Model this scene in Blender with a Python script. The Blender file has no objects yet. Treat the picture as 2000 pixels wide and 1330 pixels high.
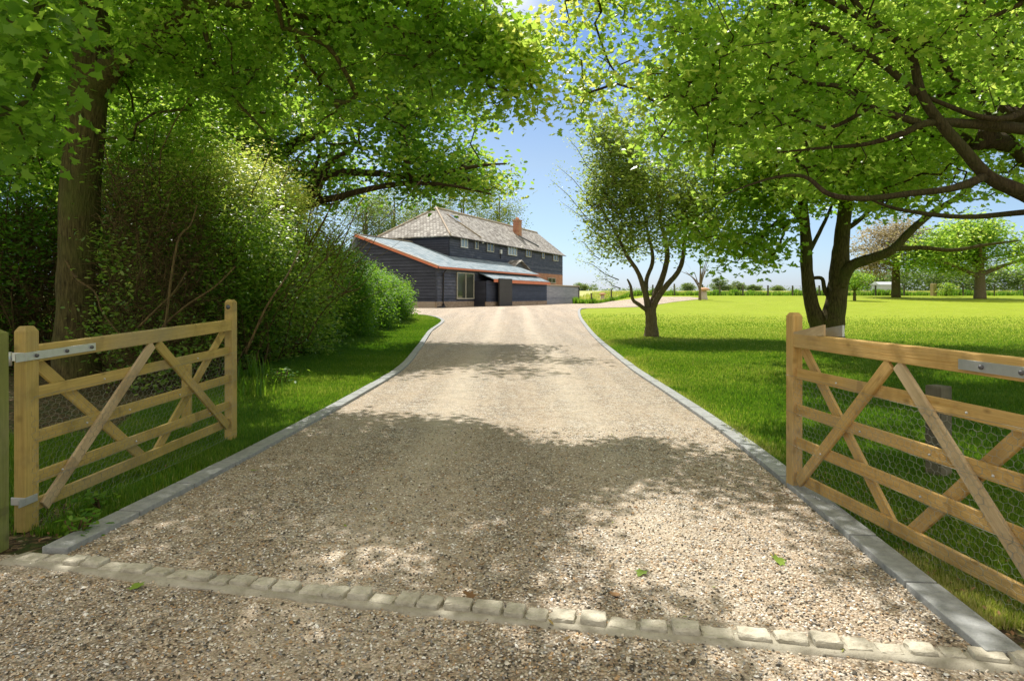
import bpy, bmesh, math, random
import numpy as np
from mathutils import Vector, Matrix
R = math.radians
rng = np.random.default_rng(7)
random.seed(5)
sc = bpy.context.scene
col = sc.collection

# ------------------------------------------------------------------ camera, sky, sun, exposure
HC, F, HY = 1.42, 1250.0, 578.0          # eye height, focal length and horizon row in pixels of the 2000 px photo
cd = bpy.data.cameras.new('camera'); cam = bpy.data.objects.new('camera', cd); col.objects.link(cam)
cam.location = (0, 0, HC); cam.rotation_euler = (R(90), 0, 0)
cd.sensor_width = 36; cd.lens = 22.5; cd.shift_y = -(665 - HY) / 2000; cd.clip_end = 4000; cd.clip_start = 0.05
sc.camera = cam
AZ, EL = R(16), R(55)                     # the sun stands ahead and a little to the left
SUN = np.array([-math.sin(AZ) * math.cos(EL), math.cos(AZ) * math.cos(EL), math.sin(EL)])
w = bpy.data.worlds.new('World'); sc.world = w; w.use_nodes = True
nt = w.node_tree; nt.nodes.clear()
sky = nt.nodes.new('ShaderNodeTexSky'); sky.sky_type = 'NISHITA'; sky.sun_disc = False
sky.sun_elevation = EL; sky.sun_rotation = -AZ; sky.air_density = 1.0; sky.dust_density = 0.6; sky.ozone_density = 2.0
bg = nt.nodes.new('ShaderNodeBackground'); bg.inputs[1].default_value = 0.10
out = nt.nodes.new('ShaderNodeOutputWorld')
tcw = nt.nodes.new('ShaderNodeTexCoord')
# one small wisp of cloud in the sky, fixed in direction
vm = nt.nodes.new('ShaderNodeVectorMath'); vm.operation = 'DISTANCE'; vm.inputs[1].default_value = Vector((0.0, 1.0, 0.47)).normalized()
nt.links.new(tcw.outputs['Generated'], vm.inputs[0])
nz = nt.nodes.new('ShaderNodeTexNoise'); nz.inputs['Scale'].default_value = 9; nz.inputs['Detail'].default_value = 6
nt.links.new(tcw.outputs['Generated'], nz.inputs['Vector'])
m1 = nt.nodes.new('ShaderNodeMath'); m1.operation = 'MULTIPLY_ADD'; m1.inputs[1].default_value = -5.5; m1.inputs[2].default_value = 0.32
nt.links.new(vm.outputs['Value'], m1.inputs[0])
m2 = nt.nodes.new('ShaderNodeMath'); m2.operation = 'ADD'; nt.links.new(m1.outputs[0], m2.inputs[0]); nt.links.new(nz.outputs[0], m2.inputs[1])
mr = nt.nodes.new('ShaderNodeMapRange'); mr.inputs[1].default_value = 0.35; mr.inputs[2].default_value = 0.75; nt.links.new(m2.outputs[0], mr.inputs[0])
mx = nt.nodes.new('ShaderNodeMixRGB'); mx.inputs[2].default_value = (8.5, 8.8, 9.2, 1)
sx = nt.nodes.new('ShaderNodeSeparateXYZ'); nt.links.new(tcw.outputs['Generated'], sx.inputs[0])
tr_ = nt.nodes.new('ShaderNodeValToRGB'); e_ = tr_.color_ramp.elements; e_[0].position = 0.0; e_[0].color = (.80, .95, 1.45, 1); e_[1].position = 1.0; e_[1].color = (1, 1, 1, 1)
for p_, c_ in ((.06, (.86, .98, 1.22, 1)), (.2, (1.0, 1.0, 1.0, 1)), (.40, (.72, .90, 1.12, 1)), (.6, (.9, .95, 1.05, 1))):
    q_ = e_.new(p_); q_.color = c_
nt.links.new(sx.outputs['Z'], tr_.inputs[0])
tm = nt.nodes.new('ShaderNodeMixRGB'); tm.blend_type = 'MULTIPLY'; tm.inputs[0].default_value = 1; nt.links.new(sky.outputs[0], tm.inputs[1]); nt.links.new(tr_.outputs[0], tm.inputs[2])
# unseen bright warm cloud added overhead and behind the viewer to fill shade
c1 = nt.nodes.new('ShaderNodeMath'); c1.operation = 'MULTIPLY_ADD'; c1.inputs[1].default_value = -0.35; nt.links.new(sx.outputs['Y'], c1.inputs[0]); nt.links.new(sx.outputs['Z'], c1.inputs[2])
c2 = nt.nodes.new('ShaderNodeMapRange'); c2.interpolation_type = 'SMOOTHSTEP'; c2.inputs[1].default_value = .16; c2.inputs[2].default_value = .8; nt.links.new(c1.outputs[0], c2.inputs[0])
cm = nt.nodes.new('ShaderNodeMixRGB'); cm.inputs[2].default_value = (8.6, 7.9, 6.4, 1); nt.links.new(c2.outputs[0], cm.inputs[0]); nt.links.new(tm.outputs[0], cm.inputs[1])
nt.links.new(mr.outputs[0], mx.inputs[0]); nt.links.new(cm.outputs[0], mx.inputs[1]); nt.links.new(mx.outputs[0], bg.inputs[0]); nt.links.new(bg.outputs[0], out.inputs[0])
sd = bpy.data.lights.new('sun', 'SUN'); sd.energy = 5.0; sd.angle = R(0.5); sd.color = (1.0, 0.95, 0.86)
so = bpy.data.objects.new('sun', sd); col.objects.link(so)
so.rotation_euler = Vector(SUN).to_track_quat('Z', 'Y').to_euler(); so.location = (0, 0, 30)
sc.view_settings.view_transform = 'Standard'; sc.view_settings.look = 'None'; sc.view_settings.gamma = 1
sc.view_settings.exposure = 0.26
sc.cycles.max_bounces = 6; sc.cycles.diffuse_bounces = 4; sc.cycles.glossy_bounces = 2; sc.cycles.transmission_bounces = 4
sc.cycles.transparent_max_bounces = 6; sc.cycles.use_denoising = True; sc.cycles.sample_clamp_indirect = 6

# ------------------------------------------------------------------ terrain
def sst(t): t = np.clip(t, 0, 1); return t * t * (3 - 2 * t)
def terr(x, y):
    x = np.asarray(x, float); y = np.asarray(y, float)
    zl = 1.42 * np.clip((y - 15) / 55, 0, 1) ** 1.9 + np.clip(y - 70, 0, 190) * 0.0108
    zl = zl - np.clip(y - 300, 0, 2000) * 0.004
    zp = 0.5 * sst((y - 18) / 28) + np.clip(y - 100, 0, 160) * 0.017
    zp = zp - np.clip(y - 300, 0, 2000) * 0.004
    b = sst((x - 9) / 6)
    return zp * (1 - b) + zl * b
def P(px, py, Y): return np.array([(px - 1000) * Y / F, Y, HC - (py - HY) * Y / F])
def G(px, py):                            # the ground seen at a pixel
    Y = 1.0
    while Y < 600:
        X = (px - 1000) * Y / F
        if HC - (py - HY) * Y / F <= float(terr(X, Y)): return np.array([X, Y, float(terr(X, Y))])
        Y *= 1.003
    return np.array([(px - 1000) * Y / F, Y, 0])
LK = [(-9.0, 3.30), (-2.41, 3.47), (-2.26, 5.43), (-2.10, 9), (-2.07, 12.5), (-2.45, 17.4), (-3.0, 24), (-3.1, 28.5), (-3.3, 31), (-4.1, 34), (-6.5, 37), (-9, 38), (-14, 39), (-34, 42)]
RK = [(9.0, 2.42), (1.83, 2.47), (2.02, 4.77), (2.14, 6.65), (2.2, 9.5), (2.28, 13), (2.72, 21.6), (3.05, 27), (3.4, 32.4), (3.85, 37.5), (4.35, 42), (4.75, 44.5), (5.4, 46.5)]
RG = RK + [(7.5, 49.2), (10.4, 52), (18, 62), (19.5, 66), (18.5, 68), (12, 69), (11, 73), (11, 96)]
def interp(tab, y):
    ys = [p[1] for p in tab]; xs = [p[0] for p in tab]
    return np.interp(y, ys, xs)

# ------------------------------------------------------------------ helpers
def tag(o, label=None, cat=None, group=None, kind=None):
    if label: o['label'] = label
    if cat: o['category'] = cat
    if group: o['group'] = group
    if kind: o['kind'] = kind
    return o
def empty(name, loc, label, cat, group=None):
    o = bpy.data.objects.new(name, None); col.objects.link(o); o.location = [float(v) for v in loc]; o.empty_display_size = 0.2
    return tag(o, label, cat, group)
def link(name, me, mat, parent=None):
    o = bpy.data.objects.new(name, me); col.objects.link(o)
    if mat: me.materials.append(mat)
    if parent is not None:
        o.parent = parent; o.matrix_parent_inverse = Matrix.Translation(-Vector(parent.location))
    return o
def mesh(name, V, Fc, mat, parent=None, smooth=False, gr=None, rnd=None):
    me = bpy.data.meshes.new(name); V = np.asarray(V, float)
    me.from_pydata(V.tolist(), [], [list(map(int, f)) for f in Fc]); me.update()
    if smooth: me.shade_smooth()
    if gr is not None:
        a = me.attributes.new('gr', 'FLOAT_VECTOR', 'POINT'); a.data.foreach_set('vector', np.asarray(gr, np.float32).ravel())
    if rnd is not None:
        a = me.attributes.new('rnd', 'FLOAT', 'POINT'); a.data.foreach_set('value', np.asarray(rnd, np.float32))
    return link(name, me, mat, parent)
def bulk(name, V, nper, faces, N, mat, parent=None, rnd=None):
    """N copies of one small template whose verts are already in V (N*nper,3); faces: list of vertex index tuples"""
    me = bpy.data.meshes.new(name)
    me.vertices.add(N * nper); me.vertices.foreach_set('co', np.asarray(V, np.float32).ravel())
    loop = np.concatenate([np.array(f) for f in faces]); cnt = np.array([len(f) for f in faces])
    L = (np.arange(N)[:, None] * nper + loop[None, :]).ravel()
    me.loops.add(len(L)); me.loops.foreach_set('vertex_index', L.astype(np.int32))
    tot = np.tile(cnt, N); st = np.concatenate([[0], np.cumsum(tot)[:-1]])
    me.polygons.add(len(tot)); me.polygons.foreach_set('loop_start', st.astype(np.int32))
    me.update(calc_edges=True)
    if rnd is not None:
        a = me.attributes.new('rnd', 'FLOAT', 'POINT'); a.data.foreach_set('value', np.repeat(rnd, nper).astype(np.float32))
    return link(name, me, mat, parent)
BOXF = [(0, 1, 3, 2), (4, 6, 7, 5), (0, 4, 5, 1), (2, 3, 7, 6), (0, 2, 6, 4), (1, 5, 7, 3)]
def obox(name, c, ax, dims, mat, parent=None, bevel=0.0, seed=None):
    """oriented box; ax = three unit vectors (along, across, thickness)"""
    c = np.asarray(c, float); ax = [np.asarray(a, float) for a in ax]; h = [d / 2 for d in dims]
    V = [c + ax[0] * h[0] * i + ax[1] * h[1] * j + ax[2] * h[2] * k for i in (-1, 1) for j in (-1, 1) for k in (-1, 1)]
    bm = bmesh.new(); vs = [bm.verts.new(v) for v in V]
    for f in BOXF: bm.faces.new([vs[i] for i in f])
    bmesh.ops.recalc_face_normals(bm, faces=bm.faces)
    if bevel: bmesh.ops.bevel(bm, geom=bm.edges[:], offset=bevel, segments=2, affect='EDGES', profile=0.6)
    return bmobj(name, bm, mat, parent, c, ax, seed)
def bmobj(name, bm, mat, parent, c, ax, seed=None):
    me = bpy.data.meshes.new(name); bm.to_mesh(me); bm.free()
    co = np.empty(len(me.vertices) * 3); me.vertices.foreach_get('co', co); co = co.reshape(-1, 3) - c
    off = random.random() * 40 if seed is None else seed
    g = np.stack([co @ ax[0] + off, co @ ax[1] + off * .37, co @ ax[2]], 1)
    a = me.attributes.new('gr', 'FLOAT_VECTOR', 'POINT'); a.data.foreach_set('vector', g.astype(np.float32).ravel())
    return link(name, me, mat, parent)
def tubes(name, paths, mat, parent=None, sides=6, knob=0.0):
    V = []; Fc = []; n0 = 0
    for pts, rad in paths:
        pts = np.asarray(pts, float); n = len(pts)
        if n < 2: continue
        t = np.gradient(pts, axis=0); t /= np.linalg.norm(t, axis=1)[:, None] + 1e-9
        ref = np.array([0.3, 0.2, 1.0]) if abs(t[0][2]) < .8 else np.array([1.0, 0.2, 0])
        u = np.cross(t, ref); u /= np.linalg.norm(u, axis=1)[:, None] + 1e-9; v = np.cross(t, u)
        rad = np.broadcast_to(rad, (n,))
        a = np.arange(sides) * 2 * math.pi / sides
        rr = rad[:, None] * (1 + (rng.uniform(-knob, knob, (n, sides)) if knob else 0))
        ring = pts[:, None, :] + rr[..., None] * (np.cos(a)[None, :, None] * u[:, None, :] + np.sin(a)[None, :, None] * v[:, None, :])
        V.append(ring.reshape(-1, 3))
        for i in range(n - 1):
            for j in range(sides):
                k = (j + 1) % sides
                Fc.append((n0 + i * sides + j, n0 + i * sides + k, n0 + (i + 1) * sides + k, n0 + (i + 1) * sides + j))
        Fc.append(tuple(n0 + j for j in range(sides))[::-1]); Fc.append(tuple(n0 + (n - 1) * sides + j for j in range(sides)))
        n0 += n * sides
    return mesh(name, np.concatenate(V), Fc, mat, parent, smooth=True)
def spline(pts, n=4):
    pts = np.asarray(pts, float); o = []
    for i in range(len(pts) - 1):
        p0 = pts[max(i - 1, 0)]; p1 = pts[i]; p2 = pts[i + 1]; p3 = pts[min(i + 2, len(pts) - 1)]
        for k in range(n):
            t = k / n
            o.append(.5 * (2 * p1 + (p2 - p0) * t + (2 * p0 - 5 * p1 + 4 * p2 - p3) * t * t + (3 * p1 - p0 - 3 * p2 + p3) * t ** 3))
    o.append(pts[-1]); return np.array(o)

# ------------------------------------------------------------------ materials
class NM:
    def __init__(s, name):
        s.m = bpy.data.materials.new(name); s.m.use_nodes = True; s.t = s.m.node_tree; s.t.nodes.clear()
        s.o = s.n('ShaderNodeOutputMaterial'); s.p = s.n('ShaderNodeBsdfPrincipled'); s.l(s.p.outputs[0], s.o.inputs[0])
    def n(s, k, **kw):
        x = s.t.nodes.new(k)
        for a, b in kw.items(): setattr(x, a, b)
        return x
    def l(s, a, b): s.t.links.new(a, b)
    def attr(s, n, o='Fac'): x = s.n('ShaderNodeAttribute', attribute_name=n); return x.outputs[o]
    def pos(s): return s.n('ShaderNodeNewGeometry').outputs['Position']
    def map(s, vec, scale, loc=(0, 0, 0)):
        x = s.n('ShaderNodeMapping'); x.inputs['Scale'].default_value = scale; x.inputs['Location'].default_value = loc; s.l(vec, x.inputs[0]); return x.outputs[0]
    def noise(s, vec, scale, detail=4, rough=.55, out=0, dist=0):
        x = s.n('ShaderNodeTexNoise'); x.inputs['Scale'].default_value = scale; x.inputs['Detail'].default_value = detail; x.inputs['Roughness'].default_value = rough
        x.inputs['Distortion'].default_value = dist; s.l(vec, x.inputs['Vector']); return x.outputs[out]
    def vor(s, vec, scale, feat='F1', out='Color'):
        x = s.n('ShaderNodeTexVoronoi', feature=feat); x.inputs['Scale'].default_value = scale; s.l(vec, x.inputs['Vector']); return x.outputs[out]
    def ramp(s, fac, stops, interp='LINEAR'):
        x = s.n('ShaderNodeValToRGB'); cr = x.color_ramp; cr.interpolation = interp
        while len(cr.elements) < len(stops): cr.elements.new(0.5)
        for e, (p, c) in zip(cr.elements, stops): e.position = p; e.color = (*c, 1) if len(c) == 3 else c
        s.l(fac, x.inputs[0]); return x.outputs[0]
    def mix(s, f, a, b, mode='MIX'):
        x = s.n('ShaderNodeMixRGB', blend_type=mode)
        for v, i in ((f, 0), (a, 1), (b, 2)):
            if isinstance(v, (int, float)): x.inputs[i].default_value = v
            elif isinstance(v, tuple): x.inputs[i].default_value = (*v, 1)
            else: s.l(v, x.inputs[i])
        return x.outputs[0]
    def math(s, op, a, b=0.0):
        x = s.n('ShaderNodeMath', operation=op)
        for v, i in ((a, 0), (b, 1)):
            if isinstance(v, (int, float)): x.inputs[i].default_value = v
            else: s.l(v, x.inputs[i])
        return x.outputs[0]
    def mr(s, v, a, b, c=0, d=1):
        x = s.n('ShaderNodeMapRange')
        for i, q in ((1, a), (2, b), (3, c), (4, d)): x.inputs[i].default_value = q
        s.l(v, x.inputs[0]); return x.outputs[0]
    def sep(s, v, ch): x = s.n('ShaderNodeSeparateXYZ'); s.l(v, x.inputs[0]); return x.outputs[ch]
    def base(s, c):
        if isinstance(c, tuple): s.p.inputs['Base Color'].default_value = (*c, 1)
        else: s.l(c, s.p.inputs['Base Color'])
    def rough(s, r, spec=.5):
        if isinstance(r, (int, float)): s.p.inputs['Roughness'].default_value = r
        else: s.l(r, s.p.inputs['Roughness'])
        s.p.inputs['Specular IOR Level'].default_value = spec
    def bump(s, h, strength=.5, dist=.01):
        x = s.n('ShaderNodeBump'); x.inputs['Strength'].default_value = strength; x.inputs['Distance'].default_value = dist
        s.l(h, x.inputs['Height']); s.l(x.outputs[0], s.p.inputs['Normal'])

def m_leaf(name, stops, tstops, tmix=.45, rough=.45, spec=.35):
    k = NM(name); r = k.attr('rnd'); k.base(k.ramp(r, stops)); k.rough(rough, spec)
    tr = k.n('ShaderNodeBsdfTranslucent'); k.l(k.ramp(r, tstops), tr.inputs[0])
    ms = k.n('ShaderNodeMixShader'); ms.inputs[0].default_value = tmix
    k.l(k.p.outputs[0], ms.inputs[1]); k.l(tr.outputs[0], ms.inputs[2]); k.l(ms.outputs[0], k.o.inputs[0]); return k.m
def m_bark(name, c1, c2, sc_=1.0, moss=0.0):
    k = NM(name); p = k.pos(); v = k.map(p, (20 * sc_, 20 * sc_, 3.2 * sc_))
    n = k.noise(v, 1.6, 8, .65); n2 = k.noise(p, 1.3, 3)
    c = k.ramp(n, [(.3, c1), (.7, c2)])
    if moss: c = k.mix(k.mr(n2, .45, .7, 0, moss), c, (.10, .12, .025))
    k.base(c); k.rough(.9, .2); k.bump(n, 1.0, .05); return k.m
def m_wood(name, c1, c2, dark, green=0.0, rough=.75):
    k = NM(name); g = k.attr('gr', 'Vector')
    n = k.noise(k.map(g, (1.6, 34, 34)), 1.0, 5, .6, dist=.4)
    fine = k.noise(k.map(g, (4, 160, 160)), 1.0, 3)
    c = k.ramp(n, [(.25, c1), (.5, c2), (.75, c1)])
    c = k.mix(k.mr(fine, .35, .75, 0, .35), c, dark)
    vo = k.vor(k.map(g, (5.5, 11, 5)), 1.0, out='Distance')            # knots
    c = k.mix(k.mr(vo, .0, .17, .85, 0), c, dark)
    st = k.noise(g, 3.0, 4, .7)
    c = k.mix(k.mr(st, .5, .72, 0, .6), c, dark)
    if green: c = k.mix(k.mr(k.noise(g, 1.7, 4), .4, .7, 0, green), c, (.17, .18, .04))
    cr = k.noise(k.map(g, (7, 1.2, 1)), 1.0, 2, .3); c = k.mix(k.mr(cr, .66, .70, 0, .45), c, dark)
    wz = k.noise(g, .9, 5, .65); c = k.mix(k.mr(wz, .5, .7, 0, .5), c, (.34, .29, .20))
    k.base(c); k.rough(rough, .25); k.bump(k.math('ADD', n, fine), .5, .006); return k.m
def m_flat(name, c, rough=.6, var=.25, scale=6, spec=.4, metal=0, bump=.15):
    k = NM(name); n = k.noise(k.pos(), scale, 5, .6)
    k.base(k.mix(n, tuple(x * (1 - var) for x in c), tuple(min(1, x * (1 + var)) for x in c)))
    k.rough(rough, spec); k.p.inputs['Metallic'].default_value = metal
    if bump: k.bump(n, bump, .01)
    return k.m
PEB = [(0, (.08, .07, .055)), (.15, (.36, .27, .18)), (.28, (.62, .51, .38)), (.44, (.78, .71, .61)), (.56, (.30, .29, .28)), (.67, (.50, .33, .18)), (.76, (.70, .60, .47)), (.89, (.92, .89, .84))]
def m_gravel():
    k = NM('gravel'); p = k.pos()
    wv = k.n('ShaderNodeVectorMath', operation='MULTIPLY_ADD'); k.l(k.noise(p, 30, 2, out=1), wv.inputs[0]); wv.inputs[1].default_value = (.012,) * 3; k.l(p, wv.inputs[2])
    q = k.map(wv.outputs[0], (1, 1, 0))
    v = k.vor(q, 78, out='Color'); d = k.vor(q, 78, out='Distance'); v2 = k.vor(q, 34, out='Color')
    c = k.ramp(k.sep(v, 0), PEB, 'CONSTANT')
    c = k.mix(.28, c, k.ramp(k.sep(v2, 1), PEB, 'CONSTANT')); c = k.mix(.22, c, k.ramp(k.sep(k.vor(q, 13, out='Color'), 1), PEB, 'CONSTANT'))
    c = k.mix(k.mr(d, .35, .85, 0, .85), c, (.05, .04, .028))  # crevice shade between the stones, painted into the colour
    big = k.noise(p, 1.1, 5, .6)
    c = k.mix(k.mr(big, .35, .7, 0, .45), c, (.44, .34, .24))
    fine = k.noise(p, 9, 4, .7); c = k.mix(k.mr(fine, .55, .8, 0, .45), c, (.20, .15, .10))
    tr = k.noise(k.map(p, (2.2, .12, 1)), 1.0, 3)                       # wheel tracks along the drive
    c = k.mix(k.mr(tr, .4, .65, 0, .25), c, (.72, .58, .44))
    xw = k.math('ADD', k.sep(p, 0), k.math('MULTIPLY', k.noise(k.map(p, (.5, .12, 1)), 1.0, 3), .8))
    w1 = k.mr(k.math('ABSOLUTE', k.math('SUBTRACT', k.math('ABSOLUTE', k.math('SUBTRACT', xw, .42)), .82)), .05, .42, .38, 0)
    c = k.mix(k.math('MULTIPLY', w1, k.mr(k.noise(p, 2.2, 4), .3, .6, .3, 1)), c, (.70, .61, .49))
    w2 = k.mr(k.math('ABSOLUTE', k.math('SUBTRACT', xw, .42)), .05, .35, .3, 0); c = k.mix(k.math('MULTIPLY', w2, k.mr(k.noise(p, 1.6, 4), .4, .65, 0, 1)), c, (.22, .17, .12))
    k.base(c); k.rough(.8, .25); k.bump(k.math('ADD', k.mr(d, 0, .9, 1, 0), k.math('MULTIPLY', fine, .6)), .9, .012); return k.m
def m_lawn():
    k = NM('lawn'); p = k.pos()
    n = k.noise(p, .35, 5, .6); f = k.noise(p, 18, 5, .7); s = k.noise(k.map(p, (.25, 3.5, 1)), 1.0, 4, .6)
    c = k.ramp(f, [(.25, (.10, .15, .008)), (.5, (.24, .31, .016)), (.75, (.42, .44, .05))])
    c = k.mix(k.mr(n, .35, .7, 0, .55), c, (.29, .38, .028)); c = k.mix(k.mr(s, .5, .75, 0, .4), c, (.20, .29, .016))
    w_ = k.noise(k.map(p, (1.2, 2.6, 1)), 1.0, 6, .7); c = k.mix(k.mr(w_, .52, .66, 0, .55), c, (.16, .22, .014)); c = k.mix(k.mr(k.noise(k.map(p, (.9, 1.6, 1), (7, 3, 0)), 1.0, 6, .75), .56, .72, 0, .6), c, (.50, .48, .13))
    k.base(c); k.rough(.9, .1); k.bump(f, .8, .03); return k.m
def m_field():
    k = NM('field'); p = k.pos(); n = k.noise(k.map(p, (.02, .12, 1)), 1.0, 6, .65); f = k.noise(p, 2.5, 5, .7)
    c = k.ramp(n, [(.3, (.28, .34, .09)), (.5, (.45, .46, .18)), (.7, (.52, .46, .26))])
    c = k.mix(k.mr(f, .4, .7, 0, .4), c, (.2, .26, .07)); k.base(c); k.rough(.95, .1); return k.m
def m_soil():
    k = NM('soil'); p = k.pos(); v = k.vor(p, 40); f = k.noise(p, 12, 5, .7)
    c = k.ramp(k.sep(v, 0), [(0, (.03, .022, .014)), (.5, (.07, .05, .03)), (.85, (.16, .11, .06)), (1, (.3, .24, .16))])
    c = k.mix(k.mr(f, .45, .6, 0, .8), c, (.04, .07, .015)); k.base(c); k.rough(.95, .1); k.bump(f, .8, .03); return k.m
def m_stone(name, c1, c2, scale=14, dirt=(.25, .2, .13)):
    k = NM(name); p = k.pos(); n = k.noise(p, scale, 6, .65); f = k.noise(p, scale * 7, 4, .7)
    c = k.ramp(n, [(.3, c1), (.7, c2)]); c = k.mix(k.mr(f, .55, .75, 0, .5), c, dirt)
    big = k.noise(p, 2.3, 4); c = k.mix(k.mr(big, .5, .75, 0, .3), c, dirt)
    k.base(c); k.rough(.85, .25); k.bump(k.math('ADD', n, k.math('MULTIPLY', f, .5)), .7, .012); return k.m
def m_tiles(name, stops, tw, th, mort, spec=.3, bump=.6, rust=None):
    k = NM(name); g = k.attr('gr', 'Vector')
    b = k.n('ShaderNodeTexBrick'); k.l(g, b.inputs['Vector']); b.offset = .5
    b.inputs['Scale'].default_value = 1; b.inputs['Brick Width'].default_value = tw; b.inputs['Row Height'].default_value = th
    b.inputs['Mortar Size'].default_value = mort; b.inputs['Mortar Smooth'].default_value = .3
    b.inputs['Color1'].default_value = (0, 0, 0, 1); b.inputs['Color2'].default_value = (1, 1, 1, 1); b.inputs['Mortar'].default_value = (.5, .5, .5, 1)
    n = k.noise(g, .9, 6, .7); n2 = k.noise(k.map(g, (1, .35, 1)), 3.5, 6, .7)
    f = k.math('ADD', k.math('MULTIPLY', b.outputs['Color'], .3), k.math('ADD', k.math('MULTIPLY', n, .4), k.math('MULTIPLY', n2, .35)))
    c = k.ramp(f, stops)
    c = k.mix(k.math('MULTIPLY', b.outputs['Fac'], .6), c, rust or (.07, .06, .05))
    k.base(c); k.rough(.8, spec); k.bump(k.math('SUBTRACT', n2, b.outputs['Fac']), bump, .02); return k.m
def m_board(name, c1, c2, edge):
    k = NM(name); g = k.attr('gr', 'Vector'); n = k.noise(k.map(g, (.5, 9, 1)), 1.0, 6, .7); n2 = k.noise(g, .7, 5, .65)
    c = k.ramp(n, [(.3, c1), (.7, c2)]); c = k.mix(k.mr(n2, .48, .75, 0, .55), c, edge)
    wn = k.n('ShaderNodeTexWhiteNoise', noise_dimensions='1D'); k.l(k.math('FLOOR', k.math('MULTIPLY', k.sep(g, 1), 4.0)), wn.inputs['W'])
    c = k.mix(k.math('MULTIPLY', wn.outputs[0], .35), c, edge); k.base(c); k.rough(.55, .45); k.bump(n, .4, .006); return k.m

def green(sh=0.0, yel=0.0):
    return ([(0, (.045, .11, .014)), (.35, (.09, .20, .022)), (.7, (.15, .30, .035)), (1, (.30 + yel, .42 + yel, .07))],
            [(0, (.24, .46, .03)), (.4, (.42, .68, .06)), (.75, (.66, .84, .13)), (1, (.92, .92, .22))])
M = {}
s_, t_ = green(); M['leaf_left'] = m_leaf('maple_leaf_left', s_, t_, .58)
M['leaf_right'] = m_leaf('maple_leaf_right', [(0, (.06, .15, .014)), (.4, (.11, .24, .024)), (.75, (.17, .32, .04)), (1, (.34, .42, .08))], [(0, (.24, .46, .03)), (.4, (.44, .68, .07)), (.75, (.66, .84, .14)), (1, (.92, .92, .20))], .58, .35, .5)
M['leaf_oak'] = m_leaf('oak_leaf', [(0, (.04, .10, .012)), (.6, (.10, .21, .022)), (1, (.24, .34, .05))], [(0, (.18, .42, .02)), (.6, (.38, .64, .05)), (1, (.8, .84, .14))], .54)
M['leaf_small'] = m_leaf('small_tree_leaf', [(0, (.06, .11, .025)), (.6, (.15, .22, .05)), (1, (.38, .44, .15))], [(0, (.26, .40, .05)), (.6, (.50, .64, .10)), (1, (.85, .88, .28))], .52, .4, .5)
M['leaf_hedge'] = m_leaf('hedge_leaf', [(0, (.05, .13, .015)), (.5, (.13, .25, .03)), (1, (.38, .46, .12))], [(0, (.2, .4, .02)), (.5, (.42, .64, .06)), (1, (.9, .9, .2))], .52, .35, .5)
M['leaf_bush'] = m_leaf('bush_leaf', [(0, (.03, .09, .01)), (.5, (.065, .165, .018)), (1, (.15, .27, .035))], [(0, (.12, .33, .012)), (.5, (.24, .50, .025)), (1, (.48, .68, .06))], .45, .5, .25)
M['leaf_far'] = m_leaf('far_leaf', [(0, (.05, .10, .02)), (.5, (.09, .16, .03)), (1, (.2, .26, .08))], [(0, (.16, .3, .04)), (.5, (.3, .42, .08)), (1, (.55, .6, .2))], .4)
M['leaf_pink'] = m_leaf('blossom_leaf', [(0, (.12, .10, .04)), (.5, (.30, .24, .14)), (1, (.55, .45, .33))], [(0, (.3, .28, .08)), (.5, (.5, .42, .22)), (1, (.7, .6, .4))], .4)
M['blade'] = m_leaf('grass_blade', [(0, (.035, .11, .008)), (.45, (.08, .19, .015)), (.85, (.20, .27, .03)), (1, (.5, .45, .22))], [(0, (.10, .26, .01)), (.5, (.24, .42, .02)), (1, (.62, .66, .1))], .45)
M['bark'] = m_bark('bark_dark', (.024, .019, .008), (.18, .145, .055), 1.0, .75)
M['bark_r'] = m_bark('bark_branch', (.03, .02, .012), (.13, .09, .055), 1.4, .3)
M['bark_s'] = m_bark('bark_pale', (.09, .065, .04), (.30, .23, .15), 1.6, .25)
M['stem'] = m_bark('bare_stem', (.035, .024, .012), (.26, .18, .075), 1.2, .2)
M['wood'] = m_wood('gate_wood', (.50, .34, .10), (.60, .43, .14), (.20, .14, .045), .4)
M['wood_r'] = m_wood('gate_wood_orange', (.58, .335, .095), (.68, .445, .165), (.26, .15, .05), .05)
M['wood_g'] = m_wood('brace_wood_grey', (.52, .37, .20), (.60, .46, .28), (.30, .20, .10), .1)
M['wood_green'] = m_wood('post_wood_green', (.18, .20, .05), (.26, .28, .08), (.08, .08, .03), .6)
M['wood_old'] = m_wood('old_post_wood', (.05, .048, .04), (.10, .095, .08), (.03, .03, .025), .2)
M['zinc'] = m_flat('galvanised', (.62, .63, .64), .42, .18, 25, .5, .75, .08)
M['bolt'] = m_flat('bolt_dark', (.12, .12, .13), .5, .2, 40, .5, .6, 0)
M['wire'] = m_flat('wire_zinc', (.30, .30, .25), .5, .1, 20, .5, .5, 0)
M['gravel'] = m_gravel(); M['lawn'] = m_lawn(); M['field'] = m_field(); M['soil'] = m_soil()
M['kerb'] = m_stone('granite_kerb', (.27, .285, .29), (.42, .43, .43), 22, (.17, .165, .145))
M['sett'] = m_stone('sandstone_sett', (.36, .325, .25), (.68, .64, .54), 11, (.16, .145, .11))
M['mortar'] = m_stone('mortar', (.30, .27, .21), (.50, .47, .39), 9, (.10, .08, .055))
M['tile'] = m_tiles('clay_tile', [(.3, (.09, .085, .08)), (.42, (.25, .225, .205)), (.55, (.40, .38, .36)), (.75, (.68, .66, .62))], .35, .34, .05)
M['slate'] = m_tiles('blue_grey_sheet', [(.3, (.13, .19, .23)), (.5, (.23, .31, .37)), (.7, (.35, .41, .46)), (.85, (.5, .46, .40))], .6, .34, .035)
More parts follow.
